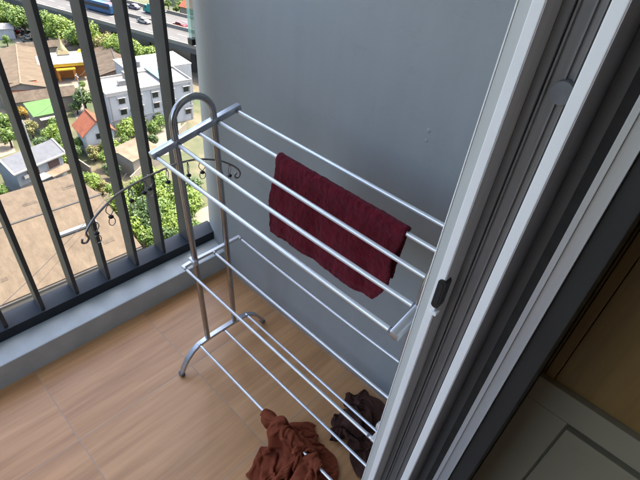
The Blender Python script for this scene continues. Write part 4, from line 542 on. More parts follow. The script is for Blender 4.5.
DARK=[10201,-2163,64,10302,-2123,116,10323,-2045,54,10389,-2016,91,10380,-1944,99,10410,-1880,85,10450,-1817,60,10519,-1771,82,10570,-1732,150,10527,-1778,232,10499,-1819,329,10535,-1748,392,10617,-1755,437,10633,-1783,356,10712,-1793,371,
10744,-1819,410,10769,-1818,436,10803,-1799,462,10812,-1781,411,10818,-1765,376,10795,-1749,360,10762,-1737,312,10753,-1754,229,10753,-1762,141,10783,-1772,71,10804,-1833,83,10852,-1898,84,10938,-1915,88,11022,-1929,106,11080,-1981,97,
11122,-2032,74,11165,-2099,63,11252,-2158,80,11356,-2220,85,11458,-2271,63,11538,-2318,88,11609,-2340,64,11666,-2368,97,11733,-2377,68,11782,-2391,119,11808,-2377,180,11865,-2376,197,11909,-2357,173,11956,-2322,157,12002,-2257,136,
10277,-2104,203,10249,-2001,163,10305,-2079,152,10376,-2032,161,10424,-1979,134,10467,-1938,97,10505,-1881,137,10468,-1832,199,10479,-1757,263,10506,-1674,321,10515,-1733,402,10515,-1791,470,10559,-1757,412,10630,-1761,413,10659,-1823,388,
10699,-1848,420,10734,-1825,449,10779,-1771,466,10833,-1745,420,10844,-1716,379,10866,-1738,352,10824,-1693,311,10831,-1722,229,10845,-1754,150,10873,-1797,101,10903,-1847,98,10938,-1896,132,10989,-1938,173,11055,-1967,191,11112,-1994,189,
11173,-2007,174,11250,-2036,144,11326,-2049,68,11411,-2120,97,11487,-2196,114,11565,-2237,74,11637,-2268,106,11716,-2279,105,11790,-2277,103,11855,-2282,115,11904,-2302,138,11880,-2262,169,11910,-2252,213,11970,-2220,219,12003,-2134,196,
10168,-2002,217,10265,-2016,279,10337,-2063,218,10377,-2076,134,10445,-2022,122,10496,-1968,152,10523,-1916,224,10503,-1868,307,10473,-1805,379,10414,-1727,345,10437,-1708,435,10503,-1732,438,10558,-1740,469,10608,-1776,464,10655,-1795,441,
10685,-1792,406,10710,-1771,465,10773,-1752,408,10820,-1686,410,10889,-1700,404,10926,-1712,362,10905,-1663,309,10925,-1735,274,10953,-1757,207,10976,-1809,177,11007,-1850,166,11045,-1890,165,11088,-1924,189,11130,-1925,238,11184,-1912,202,
11234,-1894,138,11327,-1912,127,11415,-1959,131,11476,-2018,70,11534,-2102,78,11597,-2152,130,11679,-2167,94,11766,-2175,113,11845,-2169,127,11901,-2169,150,11904,-2183,103,11957,-2188,107,11982,-2160,161,11959,-2088,197,11990,-1999,242,
10133,-1894,210,10243,-1959,224,10346,-2020,257,10381,-2084,184,10456,-2045,169,10509,-1993,215,10495,-1931,303,10436,-1880,370,10386,-1813,421,10405,-1722,428,10450,-1665,380,10481,-1678,442,10529,-1701,441,10580,-1719,469,10626,-1725,472,
10683,-1709,467,10705,-1690,394,10784,-1659,400,10851,-1663,353,10910,-1639,394,10979,-1662,377,11004,-1636,311,11038,-1697,334,11061,-1758,313,11082,-1813,295,11102,-1865,279,11143,-1866,249,11167,-1850,220,11158,-1839,171,11229,-1824,131,
11315,-1790,159,11406,-1802,149,11479,-1847,127,11535,-1917,104,11579,-1993,63,11618,-2033,139,11709,-2057,131,11801,-2073,150,11882,-2072,151,11880,-2083,96,11907,-2087,63,11960,-2077,63,12019,-2048,103,12041,-1983,180,12003,-1885,198,
10105,-1827,178,10209,-1902,235,10326,-1958,253,10392,-2047,233,10427,-1987,174,10449,-1995,269,10420,-1913,328,10365,-1837,370,10338,-1755,403,10355,-1684,423,10393,-1646,378,10452,-1645,412,10500,-1653,455,10562,-1632,445,10621,-1608,421,
10659,-1615,356,10720,-1558,352,10807,-1555,348,10884,-1586,314,10948,-1571,377,11025,-1594,334,11109,-1608,358,11175,-1642,331,11213,-1691,299,11230,-1740,261,11188,-1748,213,11147,-1740,191,11151,-1748,159,11210,-1748,126,11294,-1735,100,
11382,-1703,134,11436,-1729,80,11496,-1769,64,11561,-1818,71,11621,-1884,76,11687,-1941,97,11724,-1953,181,11813,-1980,184,11847,-2005,117,11875,-2010,71,11920,-2004,64,11970,-1978,85,11995,-1952,164,12059,-1886,115,12023,-1801,170,
10068,-1833,98,10190,-1851,167,10299,-1917,182,10345,-2022,165,10362,-1940,225,10448,-1896,252,10375,-1831,282,10341,-1753,324,10323,-1687,361,10335,-1637,388,10372,-1604,398,10428,-1591,416,10492,-1619,379,10567,-1643,326,10633,-1598,273,
10652,-1518,226,10737,-1511,213,10812,-1478,243,10912,-1500,249,10983,-1487,342,11082,-1505,330,11177,-1530,290,11238,-1561,227,11239,-1608,169,11278,-1588,228,11279,-1628,180,11250,-1642,163,11223,-1636,126,11288,-1663,147,11345,-1655,85,
11420,-1681,71,11485,-1688,80,11519,-1727,116,11525,-1793,148,11600,-1822,156,11658,-1837,96,11731,-1868,132,11793,-1899,181,11832,-1935,129,11875,-1947,97,11921,-1928,78,11934,-1934,153,12003,-1902,90,12054,-1813,84,12038,-1754,169,
10008,-1830,211,10100,-1930,185,10211,-1972,132,10316,-1935,93,10394,-1868,137,10435,-1792,197,10365,-1728,227,10350,-1658,268,10338,-1613,309,10371,-1640,325,10403,-1626,341,10448,-1586,338,10534,-1547,312,10558,-1589,197,10637,-1588,117,
10722,-1634,153,10799,-1642,210,10868,-1569,188,10874,-1602,289,10982,-1565,251,11097,-1541,229,11203,-1605,211,11235,-1574,106,11318,-1528,99,11313,-1473,156,11343,-1510,137,11338,-1546,116,11314,-1567,73,11352,-1622,83,11382,-1664,144,
11426,-1649,102,11473,-1661,117,11472,-1712,144,11532,-1726,162,11600,-1746,175,11662,-1768,141,11713,-1802,90,11762,-1837,139,11812,-1866,175,11861,-1895,164,11895,-1858,117,11975,-1862,150,11999,-1840,63,12042,-1761,95,12034,-1710,188,
9917,-1793,84,10027,-1868,69,10158,-1851,75,10260,-1816,135,10343,-1754,81,10422,-1687,117,10434,-1633,193,10396,-1576,220,10391,-1552,266,10410,-1587,275,10435,-1608,265,10497,-1604,252,10550,-1528,196,10643,-1553,104,10748,-1529,152,
10804,-1580,84,10726,-1629,113,10814,-1662,187,10905,-1697,258,11034,-1660,271,11161,-1625,251,11179,-1541,147,11262,-1496,67,11352,-1444,58,11377,-1403,101,11400,-1416,119,11386,-1442,89,11399,-1508,82,11392,-1568,119,11357,-1615,158,
11402,-1642,164,11440,-1640,179,11485,-1647,171,11540,-1661,167,11557,-1714,139,11608,-1740,112,11675,-1739,121,11736,-1753,100,11756,-1779,148,11816,-1794,146,11882,-1784,188,11921,-1798,116,11975,-1766,62,12002,-1730,139,12008,-1644,217,
10031,-1664,92,10013,-1755,191,10063,-1716,69,10170,-1681,132,10274,-1624,124,10361,-1572,98,10384,-1538,182,10454,-1526,181,10434,-1501,225,10459,-1524,244,10494,-1532,233,10510,-1548,160,10596,-1532,94,10706,-1478,131,10742,-1570,70,
10804,-1535,143,10787,-1614,69,10833,-1707,120,10942,-1730,180,11071,-1734,246,11117,-1617,186,11195,-1530,80,11308,-1461,111,11359,-1374,68,11423,-1358,64,11449,-1368,77,11462,-1410,92,11436,-1462,131,11372,-1508,134,11391,-1554,195,
11420,-1547,140,11459,-1544,136,11481,-1566,111,11518,-1603,108,11558,-1640,112,11604,-1655,126,11625,-1661,84,11679,-1655,82,11717,-1667,111,11732,-1697,167,11807,-1698,132,11880,-1690,93,11955,-1662,92,12011,-1625,155,11910,-1686,174,
9866,-1674,98,9932,-1605,199,10073,-1617,213,10079,-1542,104,10186,-1517,63,10284,-1481,76,10355,-1467,136,10417,-1514,128,10448,-1474,165,10485,-1490,178,10504,-1523,140,10565,-1501,85,10626,-1467,154,10676,-1494,67,10775,-1529,74,
10827,-1558,167,10833,-1600,68,10874,-1711,87,10982,-1749,132,11046,-1673,228,11123,-1601,120,11208,-1475,71,11314,-1399,122,11386,-1345,82,11442,-1321,61,11469,-1330,86,11479,-1368,120,11426,-1405,144,11357,-1443,186,11447,-1462,215,
11476,-1435,148,11488,-1423,106,11502,-1442,131,11514,-1481,142,11529,-1522,142,11540,-1546,107,11576,-1556,120,11596,-1564,89,11630,-1567,128,11678,-1570,175,11744,-1572,132,11828,-1562,124,11918,-1533,132,11902,-1597,222,11995,-1609,142,
9770,-1564,80,9904,-1517,69,10033,-1486,114,10056,-1462,240,10133,-1536,183,10215,-1472,144,10294,-1427,96,10375,-1465,109,10442,-1499,104,10492,-1462,113,10539,-1498,70,10589,-1440,115,10670,-1434,146,10695,-1459,63,10771,-1490,103,
10869,-1532,142,10796,-1620,106,10897,-1681,146,11012,-1688,125,11055,-1601,215,11125,-1541,93,11223,-1428,104,11326,-1352,131,11372,-1319,60,11427,-1311,86,11451,-1316,131,11422,-1356,102,11359,-1338,146,11409,-1349,231,11504,-1347,226,
11530,-1317,153,11553,-1307,108,11573,-1320,117,11585,-1354,120,11586,-1384,111,11590,-1410,90,11614,-1438,71,11640,-1444,118,11647,-1455,59,11708,-1467,91,11706,-1437,164,11788,-1453,218,11901,-1454,256,12008,-1516,220,12049,-1525,100,
9735,-1452,105,9845,-1474,188,9903,-1451,67,9942,-1415,184,10068,-1443,180,10165,-1524,206,10258,-1485,149,10312,-1402,120,10390,-1440,116,10461,-1433,70,10534,-1455,102,10605,-1429,74,10648,-1409,142,10718,-1422,102,10803,-1438,67,
10801,-1475,173,10867,-1578,150,10944,-1632,78,10986,-1604,177,11069,-1507,190,11165,-1456,96,11262,-1398,164,11304,-1319,101,11357,-1271,63,11371,-1319,94,11412,-1274,73,11404,-1268,149,11443,-1278,220,11503,-1267,292,11562,-1214,241,
11559,-1170,167,11580,-1210,211,11599,-1251,239,11600,-1295,251,11611,-1318,261,11629,-1343,235,11665,-1375,182,11610,-1323,135,11649,-1327,65,11689,-1346,127,11764,-1359,75,11838,-1338,166,11959,-1406,150,12087,-1439,204,12107,-1468,76,
9733,-1367,147,9834,-1376,224,9811,-1445,123,9932,-1405,86,10022,-1363,191,10145,-1431,170,10199,-1524,231,10264,-1463,199,10317,-1392,152,10410,-1386,112,10497,-1413,126,10556,-1401,68,10636,-1386,72,10715,-1341,71,10810,-1343,93,
10875,-1416,141,10948,-1495,184,10998,-1509,68,11090,-1556,87,11131,-1450,87,11161,-1409,190,11220,-1344,131,11271,-1299,71,11328,-1246,89,11366,-1265,142,11428,-1218,143,11498,-1230,207,11506,-1185,301,11575,-1155,270,11647,-1133,241,
11673,-1198,208,11698,-1261,172,11729,-1229,225,11743,-1255,262,11750,-1266,296,11697,-1234,310,11663,-1257,218,11688,-1259,111,11607,-1254,142,11655,-1252,82,11761,-1251,67,11878,-1254,128,11999,-1341,101,12118,-1372,188,12156,-1431,71,
9721,-1411,211,9788,-1322,195,9769,-1391,104,9894,-1361,140,10036,-1312,116,10163,-1327,189,10163,-1415,270,10191,-1511,280,10265,-1452,238,10339,-1386,193,10424,-1347,150,10518,-1328,134,10612,-1309,146,10709,-1286,169,10810,-1305,200,
10912,-1322,217,11014,-1362,186,11039,-1464,235,10993,-1430,132,11055,-1367,169,11117,-1343,118,11181,-1320,86,11254,-1290,106,11303,-1221,110,11373,-1201,169,11437,-1208,258,11501,-1113,261,11576,-1122,200,11626,-1132,149,11675,-1155,126,
11729,-1192,122,11785,-1199,180,11816,-1244,133,11786,-1279,152,11807,-1295,177,11800,-1242,259,11732,-1164,254,11652,-1173,175,11589,-1166,121,11675,-1177,114,11764,-1181,50,11896,-1213,89,11984,-1316,149,12133,-1321,169,12204,-1404,92,
9715,-1336,253,9721,-1303,161,9797,-1320,81,9884,-1280,174,10016,-1219,161,10129,-1227,234,10185,-1299,293,10177,-1390,323,10191,-1493,337,10292,-1468,290,10399,-1444,249,10506,-1397,255,10618,-1377,260,10730,-1365,262,10805,-1428,207,
10913,-1460,216,10888,-1368,285,10953,-1307,227,11052,-1287,190,11021,-1243,124,11092,-1256,96,11155,-1272,69,11225,-1269,117,11283,-1201,146,11356,-1191,225,11466,-1129,273,11591,-1125,272,11669,-1106,191,11716,-1107,137,11751,-1120,106,
11809,-1143,137,11863,-1176,136,11880,-1197,192,11851,-1214,223,11827,-1197,249,11775,-1144,239,11722,-1164,157,11686,-1084,177,11595,-1091,153,11647,-1141,78,11763,-1156,84,11898,-1179,125,11995,-1281,92,12130,-1265,115,12202,-1355,159,
9751,-1250,222,9817,-1263,164,9863,-1228,70,9952,-1191,146,10015,-1142,241,10064,-1202,322,10159,-1186,319,10178,-1270,367,10208,-1374,401,10244,-1492,431,10376,-1504,397,10508,-1514,359,10633,-1503,322,10751,-1486,295,10867,-1470,308,
10957,-1401,334,11027,-1309,330,11042,-1210,320,10961,-1225,291,11031,-1241,245,11089,-1249,175,11132,-1245,96,11211,-1229,95,11259,-1183,176,11383,-1162,200,11503,-1106,236,11625,-1091,259,11721,-1097,207,11760,-1074,139,11801,-1077,104,
11829,-1120,87,11870,-1105,140,11871,-1093,178,11851,-1099,199,11810,-1095,193,11778,-1115,136,11732,-1073,181,11704,-1042,117,11610,-1054,125,11668,-1118,57,11793,-1123,55,11926,-1144,54,11985,-1209,160,12091,-1239,214,12191,-1245,163,
9777,-1241,110,9841,-1182,70,9879,-1116,141,9921,-1103,232,9949,-1111,319,10021,-1121,279,10093,-1103,330,10101,-1188,395,10119,-1297,461,10241,-1365,507,10364,-1451,544,10510,-1473,504,10633,-1432,439,10760,-1449,416,10865,-1389,406,
10920,-1288,389,10998,-1209,408,10961,-1137,362,10943,-1128,283,10972,-1211,255,11057,-1213,193,11125,-1222,128,11193,-1200,87,11272,-1174,141,11377,-1129,192,11507,-1113,204,11624,-1079,223,11729,-1079,220,11771,-1055,164,11818,-1052,142,
11797,-1090,119,11807,-1101,91,11814,-1073,74,11794,-1046,67,11742,-1030,69,11741,-998,122,11705,-985,160,11641,-1001,127,11584,-1072,82,11707,-1075,53,11839,-1065,47,11943,-1074,125,11978,-1119,237,12082,-1111,204,12065,-1197,159,
9793,-1131,66,9814,-1102,169,9846,-1069,257,9882,-1032,307,9927,-1051,256,9994,-1046,250,10025,-1045,336,10055,-1108,430,10078,-1217,526,10209,-1284,596,10352,-1358,634,10503,-1412,618,10645,-1418,566,10772,-1389,525,10845,-1299,486,
10950,-1251,491,10913,-1184,426,10900,-1121,370,10904,-1131,283,10947,-1214,241,11033,-1217,177,11097,-1200,118,11177,-1182,119,11256,-1136,131,11358,-1102,152,11466,-1067,171,11576,-1070,175,11676,-1055,180,11762,-1048,210,11805,-1020,167,
11799,-1017,124,11768,-997,119,11738,-963,106,11694,-934,124,11658,-927,145,11633,-944,177,11608,-958,132,11571,-1017,157,11624,-1023,60,11759,-1011,43,11888,-999,91,11924,-1016,218,12019,-1028,163,12042,-1069,80,12123,-1100,63,
9832,-1053,125,9807,-1013,232,9866,-976,284,9907,-960,268,9893,-995,237,9957,-994,251,9955,-1048,328,10007,-1057,446,10048,-1154,564,10187,-1211,640,10340,-1269,678,10493,-1317,676,10640,-1343,662,10769,-1317,628,10872,-1265,592,
10893,-1188,523,10864,-1153,434,10865,-1126,345,10892,-1170,259,10948,-1242,206,11018,-1198,152,11080,-1159,117,11153,-1150,152,11227,-1149,194,11311,-1133,223,11399,-1106,249,11499,-1085,257,11597,-1053,242,11678,-1020,203,11750,-989,223,
11750,-943,182,11714,-882,175,11654,-831,172,11605,-796,162,11578,-795,146,11564,-841,129,11516,-902,141,11578,-943,84,11691,-959,73,11823,-945,57,11852,-981,182,11959,-972,136,12048,-942,98,12094,-981,161,12060,-967,85,
9871,-998,169,9815,-943,225,9838,-913,283,9847,-943,270,9850,-965,227,9915,-968,227,9953,-993,323,9960,-1043,446,10025,-1105,575,10177,-1141,630,10333,-1182,652,10477,-1227,613,10609,-1223,671,10739,-1202,665,10840,-1166,610,
10831,-1154,497,10845,-1193,388,10842,-1157,274,10880,-1233,201,10944,-1186,147,11011,-1141,156,11080,-1182,169,11127,-1141,217,11177,-1097,250,11235,-1050,229,11307,-1030,212,11389,-1021,242,11483,-1032,289,11580,-1019,274,11635,-956,266,
11607,-927,193,11567,-854,230,11500,-803,233,11462,-746,220,11496,-716,215,11510,-730,159,11564,-794,106,11644,-851,74,11754,-873,57,11804,-915,149,11910,-926,195,11985,-895,120,12071,-884,164,12112,-906,83,12189,-949,61,
9908,-956,172,9841,-927,179,9824,-911,212,9827,-878,230,9854,-915,211,9922,-938,214,9960,-972,305,9966,-998,435,10016,-1040,567,10168,-1075,567,10321,-1095,582,10469,-1104,585,10582,-1094,662,10709,-1081,656,10795,-1085,563,
10758,-1176,465,10787,-1169,320,10817,-1210,190,10910,-1141,191,10982,-1160,228,11054,-1168,211,11046,-1110,166,11076,-1069,233,11120,-1061,175,11170,-1098,145,11234,-1096,133,11308,-1083,154,11396,-1062,179,11434,-1005,243,11479,-927,261,
11493,-833,251,11424,-836,174,11434,-768,114,11478,-726,101,11507,-673,125,11581,-651,173,11647,-724,159,11720,-795,142,11814,-832,133,11837,-856,223,11917,-850,178,12000,-828,139,12071,-885,95,12172,-878,131,12267,-899,102,
9953,-924,182,9930,-921,161,9911,-894,155,9883,-867,157,9898,-834,212,9876,-921,239,9914,-949,327,9984,-931,425,10008,-942,558,10154,-955,552,10302,-967,536,10434,-964,594,10559,-955,637,10680,-961,610,10735,-1013,495,
10687,-1134,394,10723,-1180,230,10854,-1104,218,10956,-1094,273,11037,-1084,236,10998,-1119,171,10992,-1053,201,11039,-1059,143,11066,-1090,85,11108,-1054,70,11161,-1052,62,11226,-1049,71,11298,-1044,80,11364,-995,94,11379,-904,121,
11341,-833,193,11348,-727,183,11422,-677,156,11466,-652,85,11543,-633,69,11618,-608,113,11685,-670,85,11770,-701,108,11776,-753,178,11829,-799,139,11885,-817,111,11960,-830,81,12064,-831,109,12184,-826,117,12277,-848,69,
9967,-956,267,9968,-958,287,9980,-934,283,9986,-885,243,9920,-921,245,9903,-831,229,9915,-854,329,9913,-857,440,10000,-823,531,10138,-818,527,10281,-821,504,10409,-815,558,10534,-818,574,10642,-852,522,10650,-952,411,
10609,-1093,307,10753,-1079,196,10879,-1028,271,10993,-1006,253,10945,-1081,242,10904,-1083,169,10963,-1102,117,10986,-1065,61,11022,-1020,78,11057,-993,80,11093,-996,86,11127,-1022,117,11179,-989,95,11216,-1000,153,11216,-919,110,
11255,-819,88,11327,-726,84,11391,-643,133,11491,-631,119,11558,-586,67,11652,-583,58,11703,-603,126,11776,-619,154,11827,-663,155,11811,-703,112,11859,-727,120,11937,-763,116,12034,-791,72,12151,-784,103,12240,-796,64,
10065,-1006,236,10084,-1030,257,10069,-1059,291,10046,-1003,314,10024,-900,301,9947,-845,332,9958,-751,328,9907,-734,423,10000,-686,503,10135,-675,506,10264,-673,515,10391,-677,487,10503,-705,465,10574,-783,398,10520,-922,353,
10588,-1013,215,10753,-1023,275,10883,-969,218,10954,-1014,309,10895,-1036,228,10961,-1031,170,10913,-1029,106,10962,-1040,132,11014,-1031,132,11046,-1018,127,11055,-984,138,11084,-963,163,11085,-1018,176,11095,-952,137,11121,-858,173,
11178,-774,123,11287,-702,71,11407,-642,105,11530,-611,107,11596,-542,71,11689,-540,72,11755,-547,116,11806,-563,82,11801,-565,137,11833,-592,108,11828,-638,77,11869,-712,88,11970,-738,66,12072,-738,74,12146,-738,97,
10157,-1025,346,10210,-1017,357,10215,-1037,309,10166,-1063,365,10089,-989,392,10077,-892,353,10073,-801,384,9975,-850,424,10005,-725,384,10147,-715,394,10228,-621,405,10323,-666,359,10428,-637,346,10487,-729,281,10475,-872,231,
10619,-919,166,10716,-950,289,10852,-919,252,10966,-961,285,10898,-989,199,10964,-990,131,10911,-1009,166,10945,-1006,103,10986,-1023,102,11019,-993,99,11015,-951,103,11005,-1005,136,11026,-944,134,11030,-879,169,11085,-822,110,
11176,-731,165,11289,-675,69,11433,-613,111,11572,-586,127,11633,-492,92,11721,-463,88,11793,-454,118,11757,-459,70,11797,-461,68,11810,-477,106,11836,-531,76,11868,-607,79,11884,-685,124,11943,-729,127,11989,-742,148,
10246,-977,389,10227,-906,376,10268,-922,365,10292,-1011,339,10241,-995,432,10162,-939,476,10133,-855,509,10071,-776,477,10120,-738,393,10146,-615,356,10246,-637,297,10304,-561,298,10371,-609,227,10367,-735,217,10457,-808,137,
10602,-830,156,10701,-878,251,10814,-918,327,10941,-897,313,10890,-933,202,10972,-968,164,10904,-978,160,10929,-981,105,10987,-987,104,11004,-1001,160,10995,-946,174,11009,-904,116,10958,-866,92,11047,-852,90,11148,-829,88,
11176,-694,140,11315,-635,74,11471,-580,99,11611,-548,156,11713,-488,112,11726,-389,159,11746,-343,89,11802,-334,93,11790,-331,60,11819,-366,62,11833,-422,99,11857,-491,71,11862,-549,102,11861,-579,137,11879,-583,165,
10185,-952,333,10202,-999,383,10175,-935,384,10211,-931,310,10295,-901,356,10214,-854,382,10240,-773,460,10131,-755,393,10081,-730,305,10112,-619,275,10195,-572,292,10244,-532,234,10302,-585,161,10304,-705,155,10420,-740,111,
10548,-768,150,10666,-794,219,10741,-845,323,10870,-840,351,10919,-857,227,10942,-961,228,10959,-942,156,10943,-919,118,10975,-931,139,10982,-953,205,11050,-902,207,10980,-860,178,11031,-844,149,11089,-774,150,11102,-726,61,
11204,-629,104,11361,-579,73,11506,-535,133,11650,-498,175,11772,-435,152,11827,-333,134,11836,-243,112,11783,-211,135,11759,-216,102,11797,-256,75,11836,-315,73,11857,-365,96,11884,-396,84,11883,-396,117,11908,-395,119,
10205,-995,319,10164,-968,380,10157,-907,316,10211,-848,315,10278,-813,266,10325,-814,376,10283,-703,387,10168,-695,293,10091,-624,270,10130,-561,315,10177,-522,273,10191,-533,197,10279,-597,216,10256,-678,137,10374,-691,103,
10506,-691,127,10616,-696,204,10679,-743,313,10798,-793,267,10907,-770,324,10953,-864,303,10972,-913,272,10944,-901,242,10936,-861,201,10971,-899,135,10970,-837,194,11050,-791,163,11071,-758,87,11052,-659,106,11168,-628,122,
11258,-539,73,11414,-516,83,11550,-482,150,11688,-447,204,11812,-370,196,11887,-260,192,11888,-165,196,11865,-121,162,11850,-164,120,11783,-162,97,11806,-211,65,11834,-236,70,11857,-237,58,11879,-226,68,11878,-225,101,
10206,-1010,324,10151,-933,340,10164,-859,283,10197,-777,288,10272,-838,341,10293,-778,259,10253,-652,274,10118,-644,235,10045,-565,273,10107,-514,287,10152,-515,243,10166,-560,179,10249,-562,193,10227,-626,123,10344,-613,88,
10442,-622,174,10566,-589,193,10606,-638,307,10729,-682,318,10808,-708,228,10919,-726,221,10988,-763,237,11020,-794,283,11046,-813,229,10999,-792,149,10943,-730,162,11001,-703,98,11028,-649,170,11099,-569,192,11222,-519,162,
11325,-456,114,11466,-458,128,11603,-428,142,11719,-377,221,11847,-303,233,11870,-176,218,11923,-99,238,11943,-93,183,11923,-157,162,11875,-155,99,11837,-115,105,11814,-100,95,11805,-86,79,11805,-77,55,11836,-96,54,
10230,-971,334,10153,-930,289,10213,-843,269,10212,-795,358,10248,-782,259,10245,-681,210,10168,-583,235,10045,-587,237,10029,-502,241,10078,-555,236,10139,-550,219,10146,-517,156,10181,-584,160,10222,-530,94,10339,-504,103,
10386,-530,210,10498,-488,189,10548,-519,298,10634,-573,369,10746,-598,351,10807,-586,274,10872,-628,236,10944,-671,230,11030,-693,229,10950,-706,183,10959,-641,113,11032,-598,91,11070,-527,165,11158,-456,131,11271,-410,143,
11393,-394,162,11511,-384,129,11630,-361,166,11740,-311,226,11860,-251,266,11866,-138,252,11899,-60,240,11934,-55,185,11915,-110,143,11952,-156,115,11937,-112,69,11936,-68,62,11928,-35,87,11912,-11,90,11882,7,64,
10185,-946,393,10231,-931,284,10254,-857,365,10252,-755,289,10174,-705,197,10167,-577,195,10075,-636,185,10094,-552,162,10014,-524,177,10074,-530,177,10122,-493,213,10211,-461,195,10208,-476,110,10258,-421,169,10274,-519,206,
10327,-430,222,10432,-398,228,10538,-390,271,10559,-437,375,10657,-460,416,10746,-488,416,10819,-529,370,10910,-549,313,10930,-609,226,10947,-614,130,11016,-566,159,11058,-491,108,11117,-437,190,11226,-392,168,11321,-332,144,
11434,-327,131,11540,-321,163,11646,-292,186,11749,-252,218,11830,-226,288,11834,-134,267,11863,-76,228,11887,-41,164,11890,-93,109,11967,-102,147,11998,-59,120,12003,5,105,12005,57,80,11967,78,52,11922,93,88,
10121,-928,352,10196,-854,314,10188,-783,412,10132,-692,319,10063,-609,213,10045,-654,122,10083,-559,101,10083,-497,102,10025,-483,121,10087,-484,134,10101,-420,177,10122,-511,170,10160,-458,237,10203,-425,295,10230,-513,317,
10307,-461,327,10352,-391,315,10443,-395,365,10508,-306,352,10557,-338,426,10643,-361,432,10728,-397,380,10809,-442,295,10842,-519,204,10904,-516,127,10981,-480,163,11062,-415,145,11158,-378,193,11276,-363,199,11375,-324,171,
11466,-277,144,11563,-261,163,11648,-230,197,11728,-204,230,11787,-188,283,11813,-192,222,11851,-147,189,11829,-75,157,11887,-126,134,11943,-57,104,11992,8,163,12020,99,143,11998,161,99,11914,160,92,11975,178,56,
10112,-895,235,10081,-848,354,10109,-722,307,10109,-713,148,10019,-645,58,9978,-535,70,9988,-481,123,10010,-520,88,10039,-486,59,10078,-429,94,10023,-466,171,10089,-474,265,10108,-391,318,10105,-480,321,10164,-441,343,
10232,-405,354,10280,-354,379,10359,-324,386,10429,-307,443,10469,-236,401,10555,-250,398,10630,-300,328,10697,-373,245,10784,-419,166,10897,-422,152,10997,-426,104,11085,-370,162,11194,-350,193,11300,-324,199,11403,-302,198,
11479,-238,168,11567,-225,204,11627,-175,205,11669,-180,259,11707,-139,286,11713,-144,222,11748,-92,209,11751,-126,136,11839,-70,116,11919,4,114,11964,72,181,11995,180,165,11914,156,154,11963,223,177,11900,238,93,
10026,-809,246,10105,-734,272,9997,-702,199,9986,-681,61,9880,-602,79,9893,-535,146,9911,-514,81,9958,-475,65,9996,-440,80,10025,-385,121,10070,-393,207,10009,-421,291,10054,-472,347,10094,-503,398,10150,-480,411,
10218,-459,415,10261,-408,431,10294,-360,440,10317,-277,438,10374,-301,372,10438,-242,327,10522,-251,251,10623,-289,185,10739,-329,137,10855,-383,97,10992,-377,95,11113,-363,137,11204,-306,194,11303,-266,178,11388,-244,230,
11468,-192,213,11538,-194,257,11593,-164,273,11606,-107,287,11619,-55,258,11651,-22,217,11636,-51,153,11714,-20,106,11802,1,188,11898,65,192,11924,136,111,11883,115,193,11928,214,228,11884,274,189,11969,256,168,
10130,-742,165,10024,-790,182,9927,-763,110,9926,-656,183,9858,-562,183,9820,-492,149,9869,-469,107,9930,-442,86,9963,-399,104,9984,-394,174,10010,-390,257,10034,-371,344,10029,-438,391,10095,-447,405,10127,-468,458,
10185,-473,466,10202,-413,453,10223,-370,441,10240,-325,387,10267,-260,307,10336,-243,223,10422,-296,168,10537,-314,113,10675,-308,76,10832,-327,82,10982,-351,130,11130,-324,116,11245,-279,145,11268,-219,232,11352,-186,275,
11429,-135,263,11493,-122,300,11529,-75,294,11505,-42,251,11507,15,223,11537,60,203,11606,79,181,11703,60,211,11746,74,98,11853,106,68,11818,143,161,11836,205,209,11854,286,234,11937,310,213,11987,333,147,
10020,-756,74,9922,-753,88,9920,-653,98,9851,-647,154,9821,-580,201,9832,-500,185,9882,-457,142,9886,-406,102,9938,-390,145,9956,-361,213,9947,-385,276,9959,-372,344,10003,-374,396,10067,-401,396,10100,-433,451,
10154,-424,461,10160,-446,429,10176,-415,379,10169,-372,297,10187,-321,195,10247,-280,105,10353,-239,67,10488,-224,79,10647,-230,88,10802,-296,136,10976,-291,106,11135,-251,112,11260,-204,117,11274,-135,196,11310,-94,270,
11361,-72,330,11411,-32,346,11431,15,338,11441,67,316,11469,123,299,11522,153,293,11597,168,272,11695,186,236,11712,204,127,11813,224,133,11890,259,131,11847,308,158,11887,344,178,11952,371,186,11964,385,109,
9878,-733,61,9840,-668,67,9849,-676,131,9812,-623,124,9844,-586,175,9862,-516,179,9906,-467,147,9880,-384,119,9942,-349,160,9900,-359,224,9943,-325,251,9956,-305,295,10001,-328,322,10022,-332,396,10054,-384,424,
10092,-384,444,10113,-364,418,10125,-305,361,10124,-235,273,10152,-172,170,10204,-144,69,10301,-150,145,10447,-166,162,10615,-191,170,10787,-212,107,10966,-205,75,11125,-162,96,11249,-114,121,11338,-85,159,11398,-91,218,
11422,-22,225,11372,17,214,11397,53,197,11444,80,185,11483,123,185,11526,188,193,11571,266,216,11661,301,207,11738,322,160,11776,334,86,11845,343,79,11897,346,97,11924,351,131,11921,399,154,11997,414,138,
9803,-674,136,9834,-716,156,9800,-674,181,9792,-610,188,9790,-552,149,9854,-529,118,9913,-470,111,9909,-384,139,9941,-321,184,9879,-300,218,9915,-256,245,9943,-273,206,9970,-268,253,9966,-291,325,10021,-305,358,
10048,-319,340,10043,-274,338,10035,-257,250,10035,-183,156,10066,-98,79,10153,-42,132,10282,-34,139,10436,-54,149,10608,-78,157,10789,-105,146,10955,-98,87,11093,-97,166,11212,-39,160,11307,-16,205,11367,-20,145,
11383,-84,107,11447,-65,114,11494,-36,156,11534,12,166,11572,86,168,11617,171,166,11660,257,165,11673,327,110,11686,396,116,11746,421,100,11801,410,87,11854,391,101,11891,374,123,11931,388,116,11975,438,158,
9781,-767,114,9752,-725,143,9729,-649,153,9732,-570,131,9759,-542,69,9806,-487,62,9868,-426,73,9932,-353,99,9889,-304,168,9857,-232,190,9892,-181,207,9888,-207,171,9923,-211,176,9927,-216,237,9935,-210,274,
